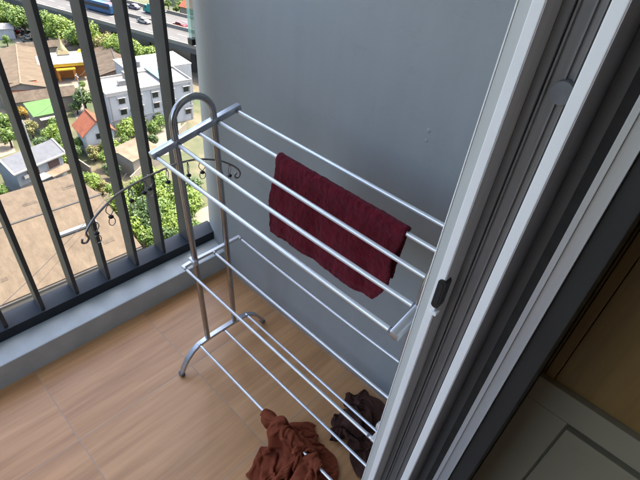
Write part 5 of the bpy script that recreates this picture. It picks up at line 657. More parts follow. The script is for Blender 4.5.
9951,-215,249,9958,-205,198,9963,-121,179,10001,-37,149,10045,22,74,10149,58,101,10280,43,71,10435,25,71,10605,4,70,10777,-7,79,10928,-5,143,11073,-13,113,11159,22,205,11249,-8,143,11315,-17,69,
11384,22,96,11449,44,103,11449,-4,67,11538,15,82,11563,122,96,11621,218,89,11615,310,104,11618,386,102,11648,422,69,11709,455,77,11773,450,88,11831,434,100,11874,414,107,11917,419,115,11979,453,122,
9683,-749,129,9674,-686,90,9682,-592,70,9667,-502,74,9703,-472,126,9731,-427,81,9794,-374,72,9858,-307,61,9848,-245,120,9865,-172,134,9858,-118,171,9882,-122,142,9883,-149,111,9901,-156,109,9905,-134,131,
9912,-111,96,9929,-60,75,9950,3,68,9969,71,97,10050,108,106,10158,124,71,10291,116,99,10441,101,128,10601,89,133,10748,95,75,10895,87,111,11031,76,137,11152,40,114,11256,65,171,11325,60,78,
11374,73,169,11397,62,93,11445,3,136,11513,64,67,11556,184,64,11595,285,120,11555,368,93,11571,426,86,11622,444,105,11682,449,113,11752,451,123,11809,440,134,11851,426,134,11896,446,127,11950,468,158,
9593,-661,123,9594,-592,78,9611,-494,73,9599,-446,146,9630,-392,116,9683,-363,148,9727,-306,121,9760,-260,68,9791,-189,69,9815,-133,81,9839,-93,104,9847,-66,148,9861,-51,120,9853,-38,83,9861,19,88,
9871,69,118,9884,108,112,9908,138,74,9970,165,65,10058,176,98,10175,173,82,10306,165,115,10447,146,85,10593,150,89,10729,157,130,10855,162,70,10982,152,104,11096,103,75,11187,107,166,11298,113,116,
11407,97,121,11405,23,138,11494,50,152,11510,129,61,11581,206,157,11544,321,122,11524,418,120,11567,446,148,11624,441,168,11675,436,183,11732,437,187,11782,441,182,11824,442,171,11882,423,171,11900,488,205,
9567,-522,69,9520,-479,107,9553,-414,141,9570,-348,120,9590,-321,172,9633,-275,159,9632,-258,91,9670,-205,67,9713,-167,106,9757,-123,108,9795,-91,84,9804,-52,119,9818,6,132,9804,68,93,9810,146,64,
9836,212,66,9843,239,109,9899,238,116,9978,230,96,10078,221,86,10194,209,85,10322,197,102,10449,182,70,10577,201,80,10691,219,135,10807,232,87,10930,223,75,11049,181,75,11167,125,86,11247,150,180,
11331,101,193,11429,119,190,11435,130,72,11518,180,150,11567,290,184,11582,382,130,11561,402,202,11610,399,211,11647,347,205,11691,331,207,11729,342,194,11763,367,185,11811,375,183,11847,410,229,11852,483,282,
9489,-387,58,9498,-348,91,9512,-316,132,9522,-294,176,9539,-251,147,9574,-205,160,9559,-206,101,9594,-167,72,9658,-162,66,9719,-137,76,9761,-86,81,9783,-25,91,9784,60,120,9824,160,110,9793,252,81,
9811,320,63,9863,331,83,9915,309,140,10004,269,136,10103,264,89,10215,251,81,10331,246,86,10444,249,69,10549,266,107,10656,294,133,10762,303,95,10876,288,96,10992,252,89,11096,189,123,11195,160,66,
11303,171,64,11387,228,71,11469,272,105,11552,297,165,11515,380,157,11594,345,203,11610,368,272,11679,361,291,11713,308,292,11696,271,301,11723,284,277,11735,335,260,11792,347,262,11790,411,299,11887,386,269,
9404,-339,155,9417,-305,162,9443,-276,170,9460,-241,182,9488,-206,192,9503,-213,141,9528,-160,136,9574,-148,117,9633,-157,97,9697,-130,105,9731,-70,99,9752,4,77,9768,108,87,9798,218,140,9778,319,114,
9815,384,105,9882,397,116,9960,349,103,10036,281,78,10136,317,115,10235,319,76,10336,329,75,10432,349,77,10527,370,88,10623,383,103,10723,379,115,10821,339,138,10934,321,124,11052,303,127,11166,281,161,
11261,246,226,11371,259,258,11471,275,285,11451,359,242,11529,355,259,11594,342,296,11662,300,308,11702,307,371,11743,278,391,11729,250,394,11741,240,356,11777,284,327,11762,344,356,11845,336,340,11818,444,316,
9396,-295,62,9399,-263,93,9417,-224,125,9447,-194,129,9466,-162,142,9506,-154,162,9540,-183,177,9586,-168,149,9642,-142,140,9686,-94,139,9704,-31,122,9712,41,69,9727,153,90,9746,259,145,9774,350,185,
9853,358,189,9932,363,191,10021,336,164,10054,360,67,10160,380,62,10252,415,82,10335,438,114,10413,456,144,10492,461,165,10577,448,174,10671,427,171,10773,406,170,10880,389,186,10994,387,223,11115,396,278,
11241,416,317,11356,425,355,11454,409,392,11517,346,374,11561,290,350,11624,264,352,11683,253,388,11715,266,443,11715,311,440,11743,284,450,11752,234,433,11807,249,407,11812,317,437,11811,403,403,11858,500,367]
tag(draped('cleaning_cloth',DARK,44,'dark_cloth',.05,-.07),'dark chocolate brown cloth heaped on the floor against the wall','cloth')

# ---------------------------------------------------------------- sliding door frame at the right
YJ=-.53; ZT=2.3
fr=thing('sliding_door_frame','tall silver white sliding door frame post with dark channels beside the drying rack','door frame',(1.42,YJ,0))
def jb(name,m,x0,x1,y0,y1,z0=0.002,z1=ZT,bev=.0012,parent=fr):
    return MB().box(x0-1.42,x1-1.42,y0,y1,z0,z1).bevel(bev).build(name,m,parent)
jb('outer_lip','frame_white',1.3317,1.33345,-.0008,.09,bev=.0005)
jb('edge_trim','frame_trim',1.3335,1.3462,.0,.09)
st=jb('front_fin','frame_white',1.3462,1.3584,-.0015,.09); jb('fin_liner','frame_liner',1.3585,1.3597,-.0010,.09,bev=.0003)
jb('track_channel','frame_dark',1.3598,1.4106,.048,.09)
for x in(1.374,1.389,1.398): jb('channel_rib','frame_dark',x-.0012,x+.0012,.043,.048,bev=.0004)
jb('channel_step','frame_dark',1.3598,1.371,.040,.048)
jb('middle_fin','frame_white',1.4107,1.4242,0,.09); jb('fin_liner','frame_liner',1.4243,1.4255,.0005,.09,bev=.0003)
jb('rear_channel','frame_dark',1.4256,1.4634,.075,.09)
jb('brush_seal','seal',1.4450,1.4634,.055,.075)
al=jb('aluminium_strip','frame_alum',1.4635,1.4863,0.001,.09)
for x in(1.4700,1.4852): jb('strip_ridge','frame_alum',x-.0008,x+.0008,-.0016,.001,bev=.0004,parent=al)
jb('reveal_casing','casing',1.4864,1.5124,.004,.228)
cap_=[(.0062*math.cos(t),.0062*math.sin(t)+(.021 if math.sin(t)>=0 else -.021)) for t in [2*math.pi*k/24 for k in range(24)]]
lt=MB().sweep([(1.3568-1.42,-.0035,1.146),(1.3568-1.42,.012,1.146)],cap_,up=(0,0,1)).build('latch','black_plastic',fr)
MB().sweep([(1.3568-1.42,-.0042,1.146),(1.3568-1.42,-.0036,1.146)],[(q[0]*.55,q[1]*.8) for q in cap_],up=(0,0,1)).build('latch_slot','rubber_black',lt)
MB().box(1.3535-1.42,1.3640-1.42,-.004,.006,1.1045,1.111).bevel(.001).build('latch_tab','frame_white',fr)
bp=MB().tube([(1.394-1.42,.0475,1.443),(1.394-1.42,.034,1.443)],.0125,24).bevel(.002).build('bumper','rubber',fr,smooth=True)
MB().box(1.3335-1.42,1.4863-1.42,-1.95,-.002,.001,.03).bevel(.002).build('sill_track','frame_alum',fr)
MB().box(1.3335-1.42,1.5124-1.42,-1.95,.09,ZT,ZT+.06).bevel(.002).build('head_track','frame_white',fr)
MB().box(1.3335-1.42,1.5124-1.42,-2.02,-1.951,.002,ZT+.06).bevel(.002).build('far_post','frame_white',fr)
# facade masonry round the opening and the dim room behind
fw=tag(MB().box(1.341,1.5,-.44,.5,.0,2.82).build('facade_wall','wall'),'short painted wall behind the sliding door frame','wall')
struct(MB().box(1.341,1.5,-3.2,-2.552,-.05,2.82).build('side_wall','wall'))
struct(MB().box(1.341,1.5,-2.551,-.441,2.362,2.82).build('lintel_wall','wall'))
struct(MB().box(1.331,5,-3.3,.5,-.18,-.001).build('room_floor','room_floor'))
struct(MB().box(1.501,5,-3.3,.5,2.6,2.75).build('room_ceiling','room'))
struct(MB().box(1.501,5,.35,.5,0,2.6).build('room_wall','room'))
struct(MB().box(1.501,5,-3.3,-3.2,0,2.6).build('room_wall','room'))
struct(MB().box(4.9,5,-3.199,.349,0,2.6).build('room_wall','room'))
# ---------------------------------------------------------------- cabinet in the room
cb_=thing('cabinet','dim built in cabinet with grey base and brown upper panel in the dark room','cabinet',(1.52,-.3,0))
def cbx(name,m,x0,x1,y0,y1,z0,z1,bev=.0015,parent=cb_): return MB().box(x0-1.52,x1-1.52,y0+.3,y1+.3,z0,z1).bevel(bev).build(name,m,parent)
cbx('carcass','cab_paint',1.5135,2.40,-.285,.30,.0,.889)
cbx('stile','cab_paint',1.5135,1.5955,-.302,-.2855,.08,.8235)
cbx('top_rail','cab_paint',1.5135,2.40,-.302,-.2855,.8240,.8895)
dr=cbx('door','cab_paint',1.6000,2.05,-.3005,-.2855,.09,.806)
cbx('door','cab_paint',2.055,2.39,-.3005,-.2855,.09,.806)
cbx('upper_panel','cab_wood',1.5375,2.40,-.288,.30,.890,2.3)
cbx('trim_strip','cab_wood',1.5185,1.5362,-.291,.30,.8902,2.3)
cbx('filler_strip','cab_wood',1.5135,1.5178,-.286,.30,.8902,2.3)
# ---------------------------------------------------------------- the city far below
GZ=-48.0
struct(MB().box(-1500,-4,-900,900,GZ-1,GZ).build('ground','ground'))
def paved(name,m,pts,z): return struct(MB().prism(pts,GZ+.001,GZ+z).build(name,m))
paved('lane','paving',[(-58,-10),(-52,-10),(-52,60),(-58,60)],.02)
paved('lane','paving',[(-99,46),(-82,30),(-78,32),(-93,52)],.03)
paved('forecourt','paving',[(-130.5,38.5),(-128.3,53.5),(-114,47),(-117,38)],.02)
paved('yard','paving',[(-104.7,19.3),(-102.5,20.8),(-97,19.6),(-96.3,14.5)],.02)
paved('yard','concrete',[(-185,44),(-160,44),(-158,54),(-182,54)],.02)
paved('yard','concrete',[(-88,36),(-79,40),(-78,46),(-90,53)],.015)
paved('yard','paving',[(-78,10),(-76.5,24),(-66,24),(-68,21.5),(-76,21.5)],.025)
paved('path','concrete',[(-112,40),(-108,36),(-94,33),(-93,36)],.035)
def rot(x,y,a): return (x*math.cos(a)-y*math.sin(a),x*math.sin(a)+y*math.cos(a))
def quadwin(o,x0,x1,y,z0,z1,rm,pane='window_dark',frame='trim_white'):
    # window on the wall plane local y, facing -y of the local frame
    f=MB().box(x0-.1,x1+.1,y-.05,y+.05,z0-.1,z1+.1,rm).build('window',frame,o); MB().box(x0,x1,y-.075,y-.051,z0,z1,rm).build('pane',pane,f)
def gable(name,label,c,ang,ln,wd_,he,hr,roofm,wallm,over=.45,group=None,wins=(),gwins=(),cap=None,thick=.14):
    """ridge along local x; local -y side and +x gable carry the windows"""
    o=thing(name,label,'building',(c[0],c[1],GZ),R(ang),group)
    hl,hw=ln/2,wd_/2
    mb=MB(); bm=mb.bm
    a=[(-hl,-hw),(hl,-hw),(hl,hw),(-hl,hw)]
    lo=[bm.verts.new((x,y,0)) for x,y in a]; hi=[bm.verts.new((x,y,he)) for x,y in a]
    g0=bm.verts.new((-hl,0,hr-.05)); g1=bm.verts.new((hl,0,hr-.05))
    for i in(0,2): bm.faces.new((lo[i],lo[(i+1)%4],hi[(i+1)%4],hi[i]))
    bm.faces.new((lo[1],lo[2],hi[2],g1,hi[1])); bm.faces.new((lo[3],lo[0],hi[0],g0,hi[3]))
    mb.build('wall',wallm,o)
    sl=(hr-he)/hw; X=hl+over; Y=hw+over; ze=he-sl*over
    for s in(-1,1):
        m=MB(); P=[(-X,0,hr),(X,0,hr),(X,s*Y,ze),(-X,s*Y,ze)]
        t=[m.bm.verts.new((x,y,z+.02)) for x,y,z in P]; b=[m.bm.verts.new((x,y,z+.02+thick)) for x,y,z in P]
        m.bm.faces.new(t); m.bm.faces.new(b)
        for i in range(4): m.bm.faces.new((t[i],t[(i+1)%4],b[(i+1)%4],b[i]))
        m.build('roof',roofm,o)
    if cap:
        MB().box(-X,X,-.16,.16,hr+thick+.0,hr+thick+.13).build('ridge_cap',cap,o)
    for x0,x1,z0,z1 in wins: quadwin(o,x0,x1,-hw,z0,z1,None)
    rm=Matrix.Rotation(R(90),4,'Z')
    for x0,x1,z0,z1 in gwins: quadwin(o,x0,x1,-hl,z0,z1,rm)
    return o
# long warehouse nearest the tower
wh=gable('warehouse','long tan tiled warehouse roof closest below the railing',(-62.3,10.0),90-2,21.5,23.5,5,7.2,'roof_tan','wall_cream',.5,cap='concrete_dark')
MB().box(-11.2,11.2,-12.6,-12.35,4.6,4.95).build('fascia','concrete_dark',wh)
mb=MB(); mb.box(3.0,8.2,-5.6,-4.9,6.55,6.85); mb.build('gutter','grey_metal',wh)
rs=random.Random(4)
for k in range(9):
    x=rs.uniform(-10.5,10.5); y=rs.uniform(-11,11); sz=rs.uniform(.3,1.1); z=7.2+.165-abs(y)*(2.2/11.75)
    sg=-1 if y>0 else 1
    MB().box(-sz,sz,-sz*.5,sz*.5,0,.03,Matrix.Translation((x,y,z))@Matrix.Rotation(sg*math.atan(2.2/11.75),4,'X')).build('patch_sheet','roof_brown',wh)
bl=gable('house','small white two storey house with slate blue metal roof and white verge',(-83.8,18.6),104,8.8,4.9,5.0,6.5,'roof_blue','wall_blue',.55,wins=())
for x0,x1 in((-2.6,-.4),(1.4,3.6)):
    f=MB().box(x0-.12,x1+.12,-2.53,-2.44,2.7,4.4).build('window','trim_white',bl); MB().box(x0,x1,-2.57,-2.531,2.85,4.25).build('shutter','brown_shutter',f)
sg=1.5/2.45
for s in(-1,1):
    for e in(-1,1):
        m=MB(); x=e*4.95
        m.sweep([(x,0,6.72),(x,s*3.0,6.72-3.0*sg)],[(-.14,-.12),(.14,-.12),(.14,.12),(-.14,.12)],up=(0,0,1)).build('verge','trim_white',bl)
    MB().box(-5.05,5.05,s*3.0-.12,s*3.0+.12,4.70,4.95).build('verge','trim_white',bl)
MB().box(.3,4.6,-5.0,-2.55,2.5,2.7).build('porch_roof','roof_pale',bl)
MB().box(-1.6,.25,-4.6,-2.55,2.65,2.83).build('porch_roof','roof_white',bl)
for x in(.6,4.3): MB().box(x-.08,x+.08,-4.9,-4.75,0,2.5).build('porch_post','trim_white',bl)
MB().box(-4.4,-2.0,-2.56,-2.45,.4,2.0).build('shutter','grey_metal',bl)
gr=thing('shed','low shed with lime green sheet roof and white awning','shed',(-104.2,28.9,GZ),R(-4))
MB().box(-2.6,2.6,-2.6,2.6,0,3.9).build('wall','wall_cream',gr)
m=MB(); m.sweep([(-3,0,4.95),(3,0,4.1)],[(-2.9,-.06),(2.9,-.06),(2.9,.06),(-2.9,.06)],up=(0,0,1)); m.build('roof','roof_green',gr)
MB().box(3.05,4.1,-1.9,2.8,3.5,3.62).build('awning','roof_white',gr)
sm=gable('house','cream house with salmon tiled gable roof and one small dark gable window',(-88.9,32.7),-7,5.4,5.6,5.0,7.3,'roof_salmon','wall_white',.5,gwins=((-.6,.5,3.6,4.7),),cap='roof_salmon')
MB().box(2.85,3.5,-2.2,2.2,2.4,2.55).build('awning','roof_pale',sm)
MB().box(2.71,2.76,-2.2,-1.2,.3,2.3).build('door','grey_metal',sm); quadwin(sm,.9,1.9,-2.7,.9,2.0,Matrix.Rotation(R(90),4,'Z'))
wb=thing('apartment_block','white flat roofed block with small dark windows and turquoise roof canopy','building',(-91.9,37.8,GZ),R(-6))
MB().box(-9,0,0,19,0,9).build('wall','wall_white',wb); MB().box(-9.2,.25,-.25,19.2,9.001,9.3).build('roof','roof_white',wb)
MB().box(-19,-9.25,9,24,0,9.4).build('rear_wing','wall_white',wb); MB().box(-19.2,-9.26,8.8,24.2,9.401,9.7).build('rear_roof','roof_white',wb)
m=MB()
for a in(-9.2,.05): m.box(a,a+.2,-.25,19.2,9.301,9.75)
for a in(-.25,19.0): m.box(-8.99,.04,a,a+.2,9.301,9.75)
m.build('parapet','trim_white',wb)
MB().box(-10.5,-1.2,12.6,14.8,9.85,10.0).build('canopy','turquoise',wb)
for a in(-10.2,-6,-1.6):
    for b in(12.8,14.6): MB().box(a,a+.12,b,b+.12,9.3,9.85).build('canopy_post','trim_white',wb)
for k in range(5):
    for z in(1.6,4.6,7.0):
        y=2.2+k*3.7; f=MB().box(-.04,.06,y-.15,y+1.45,z-.15,z+1.25).build('window','trim_white',wb); MB().box(.061,.085,y,y+1.3,z,z+1.1).build('pane','window_dark',f)
        MB().box(.0,.5,y-.25,y+1.55,z+1.32,z+1.42).build('sunshade','trim_white',wb)
MB().box(.001,.15,-.2,19.1,3.5,3.75).build('string_course','trim_white',wb)
MB().box(-4.6,-3.4,4,5.6,9.301,10.4).build('roof_tank','grey_metal',wb); MB().box(-7.6,-5.9,6.4,8.6,9.301,11).build('stair_house','wall_cream',wb)
bh=gable('hall','wide brown roofed hall left of the white flat roofed block',(-124.2,55.3),-21,20.5,9.0,4.2,5.6,'roof_brown','wall_cream',.5,cap='concrete_dark',gwins=((-3,-1.4,1,2.6),(.8,2.6,1,2.6)))
MB().box(10.3,11.6,-3.6,3.4,2.9,3.05).build('awning','orange_paint',bh)
# shrine with white and gold roof
tp=thing('shrine','white roofed shrine with golden yellow fascia and pointed golden spire','shrine',(-130.1,44.2,GZ),R(74))
m=MB()
for x in(-5.4,-1.9,1.9,5.4):
    for y in(-2.5,2.5): m.box(x-.3,x+.3,y-.3,y+.3,0,4.0)
m.build('column','orange_paint',tp)
MB().box(-5.2,5.2,-.4,2.4,0,3.9).build('wall','orange_paint',tp)
MB().box(-6.2,6.2,-3.2,3.2,3.9,4.7).build('fascia','yellow_gold',tp)
def frust(name,mm,a,b,z0,z1,par,cx=0):
    m=MB(); lo=[m.bm.verts.new((cx+x*a[0],y*a[1],z0)) for x,y in((-1,-1),(1,-1),(1,1),(-1,1))]; hi=[m.bm.verts.new((cx+x*b[0],y*b[1],z1)) for x,y in((-1,-1),(1,-1),(1,1),(-1,1))]
    m.bm.faces.new(lo[::-1]); m.bm.faces.new(hi)
    for i in range(4): m.bm.faces.new((lo[i],lo[(i+1)%4],hi[(i+1)%4],hi[i]))
    return m.build(name,mm,par)
frust('roof','roof_white',(6.3,3.3),(4.8,.9),4.701,6.3,tp)
frust('spire_base','gold_pale',(1.5,1.3),(1.0,.9),6.301,7.3,tp,.4)
s_=MB(); s_.tube([(.4,0,7.3),(.4,0,7.9),(.4,0,8.6),(.4,0,9.6),(.4,0,11.0)],1,10,scale=[1.0,.85,.45,.25,.05],up=(1,0,0)); s_.build('spire','gold_pale',tp,smooth=True)
for x in(-3.9,4.6): frust('ridge_cap','yellow_gold',(.9,.5),(.25,.15),6.301,7.0,tp,x)
MB().box(-2.2,2.2,-4.4,-3.25,3.3,3.6).build('porch_roof','yellow_gold',tp)
gable('hall','broad grey brown roof left of the yellow shrine',(-129.5,33.6),162,28,9.5,4.6,5.8,'roof_tan','wall_cream',.5,cap='roof_pale')
gable('row_house','narrow brown roofed row building directly behind the green roofed shed',(-112.6,32.0),78,13,4.2,3.8,5.0,'roof_brown','wall_cream',.4)
gable('house','little house with orange salmon roof between brown roofs',(-117.8,30.2),78,4.8,4.2,3.9,5.4,'roof_salmon','wall_cream',.4,cap='roof_pale')
gable('row_house','long thin brown roof behind the golden spire',(-146.6,48.4),80,18,3.2,3.6,4.6,'roof_brown','wall_cream',.4)
tn=gable('shed','wide pale tan sheet roof under the bright bushes by the salmon house',(-78.2,35.2),105,6.6,6.2,3.6,4.2,'roof_pale','wall_cream',.3)
cp=thing('carport','open carport with pale mint roof beside the parked cars','carport',(-158.2,52.7,GZ),R(82))
MB().box(-2.2,2.2,-1.7,1.7,2.9,3.05).build('roof','roof_white',cp)
for x in(-2,2):
    for y in(-1.5,1.5): MB().box(x-.07,x+.07,y-.07,y+.07,0,2.9).build('post','grey_metal',cp)
MB().box(-2.2,2.2,-1.76,-1.701,2.6,3.0).build('fascia','roof_green',cp)
gable('house','pale roofed house among trees at the top left corner of the view',(-197,64),20,14,9,5,7,'roof_pale','wall_white',.5)
gable('house','white roofed house beyond the far side of the expressway',(-183,118),17,16,9,6,8,'roof_white','wall_cream',.5)
gable('house','orange roofed house beyond the far side of the expressway',(-160,108),17,12,9,5,7.4,'roof_salmon','wall_cream',.5)
gable('shed','grey roofed shed between shrubs and the expressway',(-166,68),20,9,6,3.4,4.6,'roof_white','wall_cream',.4)
gable('shed','small white shed at the edge of the parking yard',(-171,43.6),70,5,4,3,4,'roof_white','wall_white',.3)
gable('house','brown roofed house in front of the warehouse at the lower left',(-44.5,-4),88,9,7,4.4,6.2,'roof_brown','wall_cream',.5)
# tanks and air conditioners belong to their buildings
def tank(o,x,y,z,r=.55,h=1.3): MB().tube([(x,y,z),(x,y,z+h),(x,y,z+h+.2)],1,14,scale=[r,r,r*.45],up=(1,0,0)).build('water_tank','grey_metal',o,smooth=True)
tank(wb,-12,12,9.70); tank(wb,-13.6,12.2,9.70); tank(wb,-15,20,9.70)
for y in(5.2,12.7,16.3): MB().box(.09,.55,y-.9,y-.2,5.0,5.55).build('air_conditioner','trim_white',wb)
MB().box(-3.4,-2.6,-2.95,-2.58,3.2,3.75).build('air_conditioner','trim_white',bl); MB().box(2.71,3.1,1.2,1.95,3.6,4.1).build('air_conditioner','trim_white',sm)
MB().tube([(2.86,-2.62,.1),(2.86,-2.62,4.6)],.06,8).build('drain_pipe','trim_white',sm)
for y in(.4,9.4,18.6): MB().tube([(.1,y,.1),(.1,y,9.0)],.08,8).build('drain_pipe','trim_white',wb)
# compound walls
def cwall(label,pts,h=1.8):
    o=MB()
    for (x0,y0),(x1,y1) in zip(pts,pts[1:]):
        a=math.atan2(y1-y0,x1-x0); l=math.hypot(x1-x0,y1-y0)
        o.box(0,l,-.1,.1,0,h,Matrix.Translation((x0,y0,GZ))@Matrix.Rotation(a,4,'Z'))
    return tag(o.build('compound_wall','wall_cream'),label,'wall')
cwall('pale compound wall round the slate blue roofed house',[(-90,12),(-91,26),(-80,27)])
cwall('pale compound wall along the shrine forecourt',[(-114,39),(-111.5,49)])
cwall('pale compound wall beside the tan sheet roofed shed',[(-72.5,31),(-86,52)])
cwall('pale compound wall along the hedge by the parking yard',[(-158,45),(-150,66)],1.5)
# elevated expressway: direction 17 degrees
EA=R(17); ED=Vector((math.cos(EA),math.sin(EA),0)); EN=Vector((-math.sin(EA),math.cos(EA),0))
EM=Matrix.Translation((0,0,GZ))@Matrix.Rotation(EA,4,'Z')
DZ=8.0
ex=struct(MB().box(-900,300,101.9,125.6,DZ-1.4,DZ,EM).build('expressway','asphalt'))
for a,b in((101.9,102.3),(113.4,113.9),(125.2,125.6)): struct(MB().box(-900,300,a,b,DZ+.001,DZ+.95,EM).build('road_barrier','concrete'))
m=MB()
for y in(102.9,113.0,114.5,124.7): m.box(-900,300,y-.08,y+.08,DZ+.004,DZ+.008,EM)
for y in(106.2,109.6,118,121.4):
    for k in range(-260,120,9): m.box(k,k+3.5,y-.08,y+.08,DZ+.004,DZ+.008,EM)
struct(m.build('lane_markings','line_paint'))
m=MB()
for k in range(-300,200,30):
    for y in(106,121): m.box(k,k+1.6,y-.8,y+.8,0,DZ-1.401,EM)
struct(m.build('expressway_piers','concrete_dark'))
def on_road(x,y): return (x*math.cos(EA)+y*math.sin(EA), -x*math.sin(EA)+y*math.cos(EA))
def vehicle(name,label,cat,x,y,z,rz,ln,wd_,ht,body,kind,group=None):
    o=thing(name,label,cat,(x,y,z),rz,group); hl,hw=ln/2,wd_/2
    if kind=='car':
        prof=[(-hl,.35),(-hl,.85),(-hl*.62,.95),(-hl*.40,ht),(hl*.22,ht),(hl*.50,.95),(hl*.96,.80),(hl,.45),(hl,.35)]
    elif kind=='bus':
        prof=[(-hl,.45),(-hl,ht-.15),(-hl+.2,ht),(hl-.3,ht),(hl,ht-.5),(hl,.45)]
    else: prof=[(-hl,.5),(-hl,ht),(hl*.35,ht),(hl*.37,ht*.82),(hl*.8,ht*.80),(hl,ht*.5),(hl,.5)]
    m=MB(); A=[m.bm.verts.new((x_,-hw,z_)) for x_,z_ in prof]; B=[m.bm.verts.new((x_,hw,z_)) for x_,z_ in prof]; n=len(prof)
    m.bm.faces.new(A); m.bm.faces.new(B[::-1])
    for i in range(n): m.bm.faces.new((A[i],A[(i+1)%n],B[(i+1)%n],B[i]))
    m.bevel(.08,2).build('body',body,o)
    if kind=='car':
        MB().box(-hl*.50,hl*.38,-hw-.01,hw+.01,.95,ht-.12).build('side_windows','glass_dark',o)
        MB().poly([(hl*.24,-hw*.82,ht-.02),(hl*.24,hw*.82,ht-.02),(hl*.49,hw*.82,.98),(hl*.49,-hw*.82,.98)]).build('windscreen','glass_dark',o,loc=(.03,0,.03))
    elif kind=='bus':
        MB().box(-hl*.94,hl*.9,-hw-.015,hw+.015,1.5,2.4).build('side_windows','glass_dark',o)
        MB().box(-hl+.3,-hl*.55,-hw*.9,hw*.9,ht+.001,ht+.06).build('roof_panel','orange_paint',o); MB().box(hl*.55,hl-.4,-hw*.9,hw*.9,ht+.001,ht+.06).build('roof_panel','red_paint',o)
    else: MB().box(hl*.55,hl*.78,-hw-.012,hw+.012,ht*.55,ht*.74).build('side_windows','glass_dark',o)
    for sx in(-.62,.62):
        for sy in(-1,1): MB().tube([(sx*hl,sy*(hw-.02)-.1*sy,.34),(sx*hl,sy*(hw+.02),.34)],.34,12).build('wheel','tyre',o)
    return o
Z=GZ+DZ+.01
for nm,lb,ct,(x,y),ln,w_,h_,bd,kd,fl in (
 ('bus','blue bus with orange and red roof ends on the expressway','bus',(-157.4,69.9),11.5,2.5,3.1,'blue_paint','bus',0),
 ('truck','teal box truck on the far carriageway of the expressway','truck',(-148.1,81.7),6.2,2.3,2.9,'teal_paint','truck',1),
 ('car','red car on the near carriageway of the expressway','car',(-130.8,79.0),4.1,1.75,1.45,'red_paint','car',0),
 ('car','grey lavender car on the far carriageway of the expressway','car',(-156,79.4),4.3,1.75,1.45,'lavender','car',1),
 ('car','white car close to the median barrier of the expressway','car',(-140.0,74.3),4.3,1.75,1.45,'white_paint','car',0),
 ('car','white car on the far carriageway behind the teal truck','car',(-166,79.0),4.3,1.75,1.45,'white_paint','car',1),
 ('van','white van on the expressway far behind the blue bus','van',(-176,68.0),5.0,1.9,2.1,'white_paint','truck',0)):
    u,v=on_road(x,y); 
    if not(103.5<v<124): v=min(max(v,104.6),123.4)
    if abs(v-113.6)<1.8: v=111.4 if v<113.6 else 115.8
    p=ED*u+EN*v; vehicle(nm,lb,ct,p.x,p.y,Z,EA+(math.pi if fl else 0),ln,w_,h_,bd,kd,'vehicles on the expressway')
for lb,x,y,bd,a in (('white car parked nearest the trees in the yard',-175,49.7,'white_paint',20),('silver grey car parked second from the trees in the yard',-170.2,49.4,'grey_paint',25),('white car parked in the middle of the yard',-165.8,48.6,'white_paint',15),('dark grey car parked at the right end of the yard',-162.3,47.2,'grey_paint',30),('red car parked at the back of the yard',-173,46.2,'red_paint',100)):
    vehicle('parked_car',lb,'car',x,y,GZ+.03,R(a),4.3,1.75,1.45,bd,'car','cars parked in the far yard')
# poles
def pole(label,x,y,h,arm=True,m='trim_white',name='utility_pole'):
    o=thing(name,label,'pole',(x,y,GZ)); MB().cone((0,0,0),(0,0,h),.16,.10).build('shaft',m,o)
    MB().box(-.9,.9,-.06,.06,h-.7,h-.55).build('crossarm',m,o)
    return o
pole('pale utility pole in front of the round tree by the salmon roof',-106.0,38.0,9.5); pole('pale utility pole by the shrine forecourt',-114.6,44.5,9); pole('pale utility pole behind the slate blue roofed house',-92.5,21.5,8)
for k,(u,lb) in enumerate(((-128,'street lamp on the near expressway barrier between the middle railing bars'),(-96,'street lamp on the near expressway barrier beyond the white block'),(-160,'street lamp on the near expressway barrier by the bus'))):
    p=ED*u+EN*101.7; o=thing('street_lamp',lb,'street lamp',(p.x,p.y,GZ+DZ),EA,'lamps along the expressway')
    MB().tube([(0,0,-1),(0,0,6.5),(0,.4,7.2),(0,1.8,7.5)],.09,8,up=(1,0,0)).build('shaft','grey_metal',o); MB().box(-.15,.15,1.5,2.3,7.4,7.55).build('lamp_head','trim_white',o)
# cable sagging over the warehouse
tag(MB().tube([(-40+(-22)*t,-8+34*t,GZ+9.4-1.6*4*t*(1-t)) for t in [k/24 for k in range(25)]],.035,6).build('cable','black_plastic'),'thin black cable sagging above the warehouse roof','cable')
def wire_between(label,a,b,sag):
    A=Vector(a);B=Vector(b); tag(MB().tube([A.lerp(B,k/20)-Vector((0,0,sag*4*(k/20)*(1-k/20))) for k in range(21)],.03,5).build('cable','black_plastic'),label,'cable')
wire_between('thin cable strung from the pole by the salmon roof to the pole by the shrine',(-106,38,GZ+8.9),(-114.6,44.5,GZ+8.4),.8)
wire_between('thin cable from the pole behind the slate blue roof to one by the salmon roof',(-92.5,21.5,GZ+7.4),(-106,38,GZ+8.9),1.0)
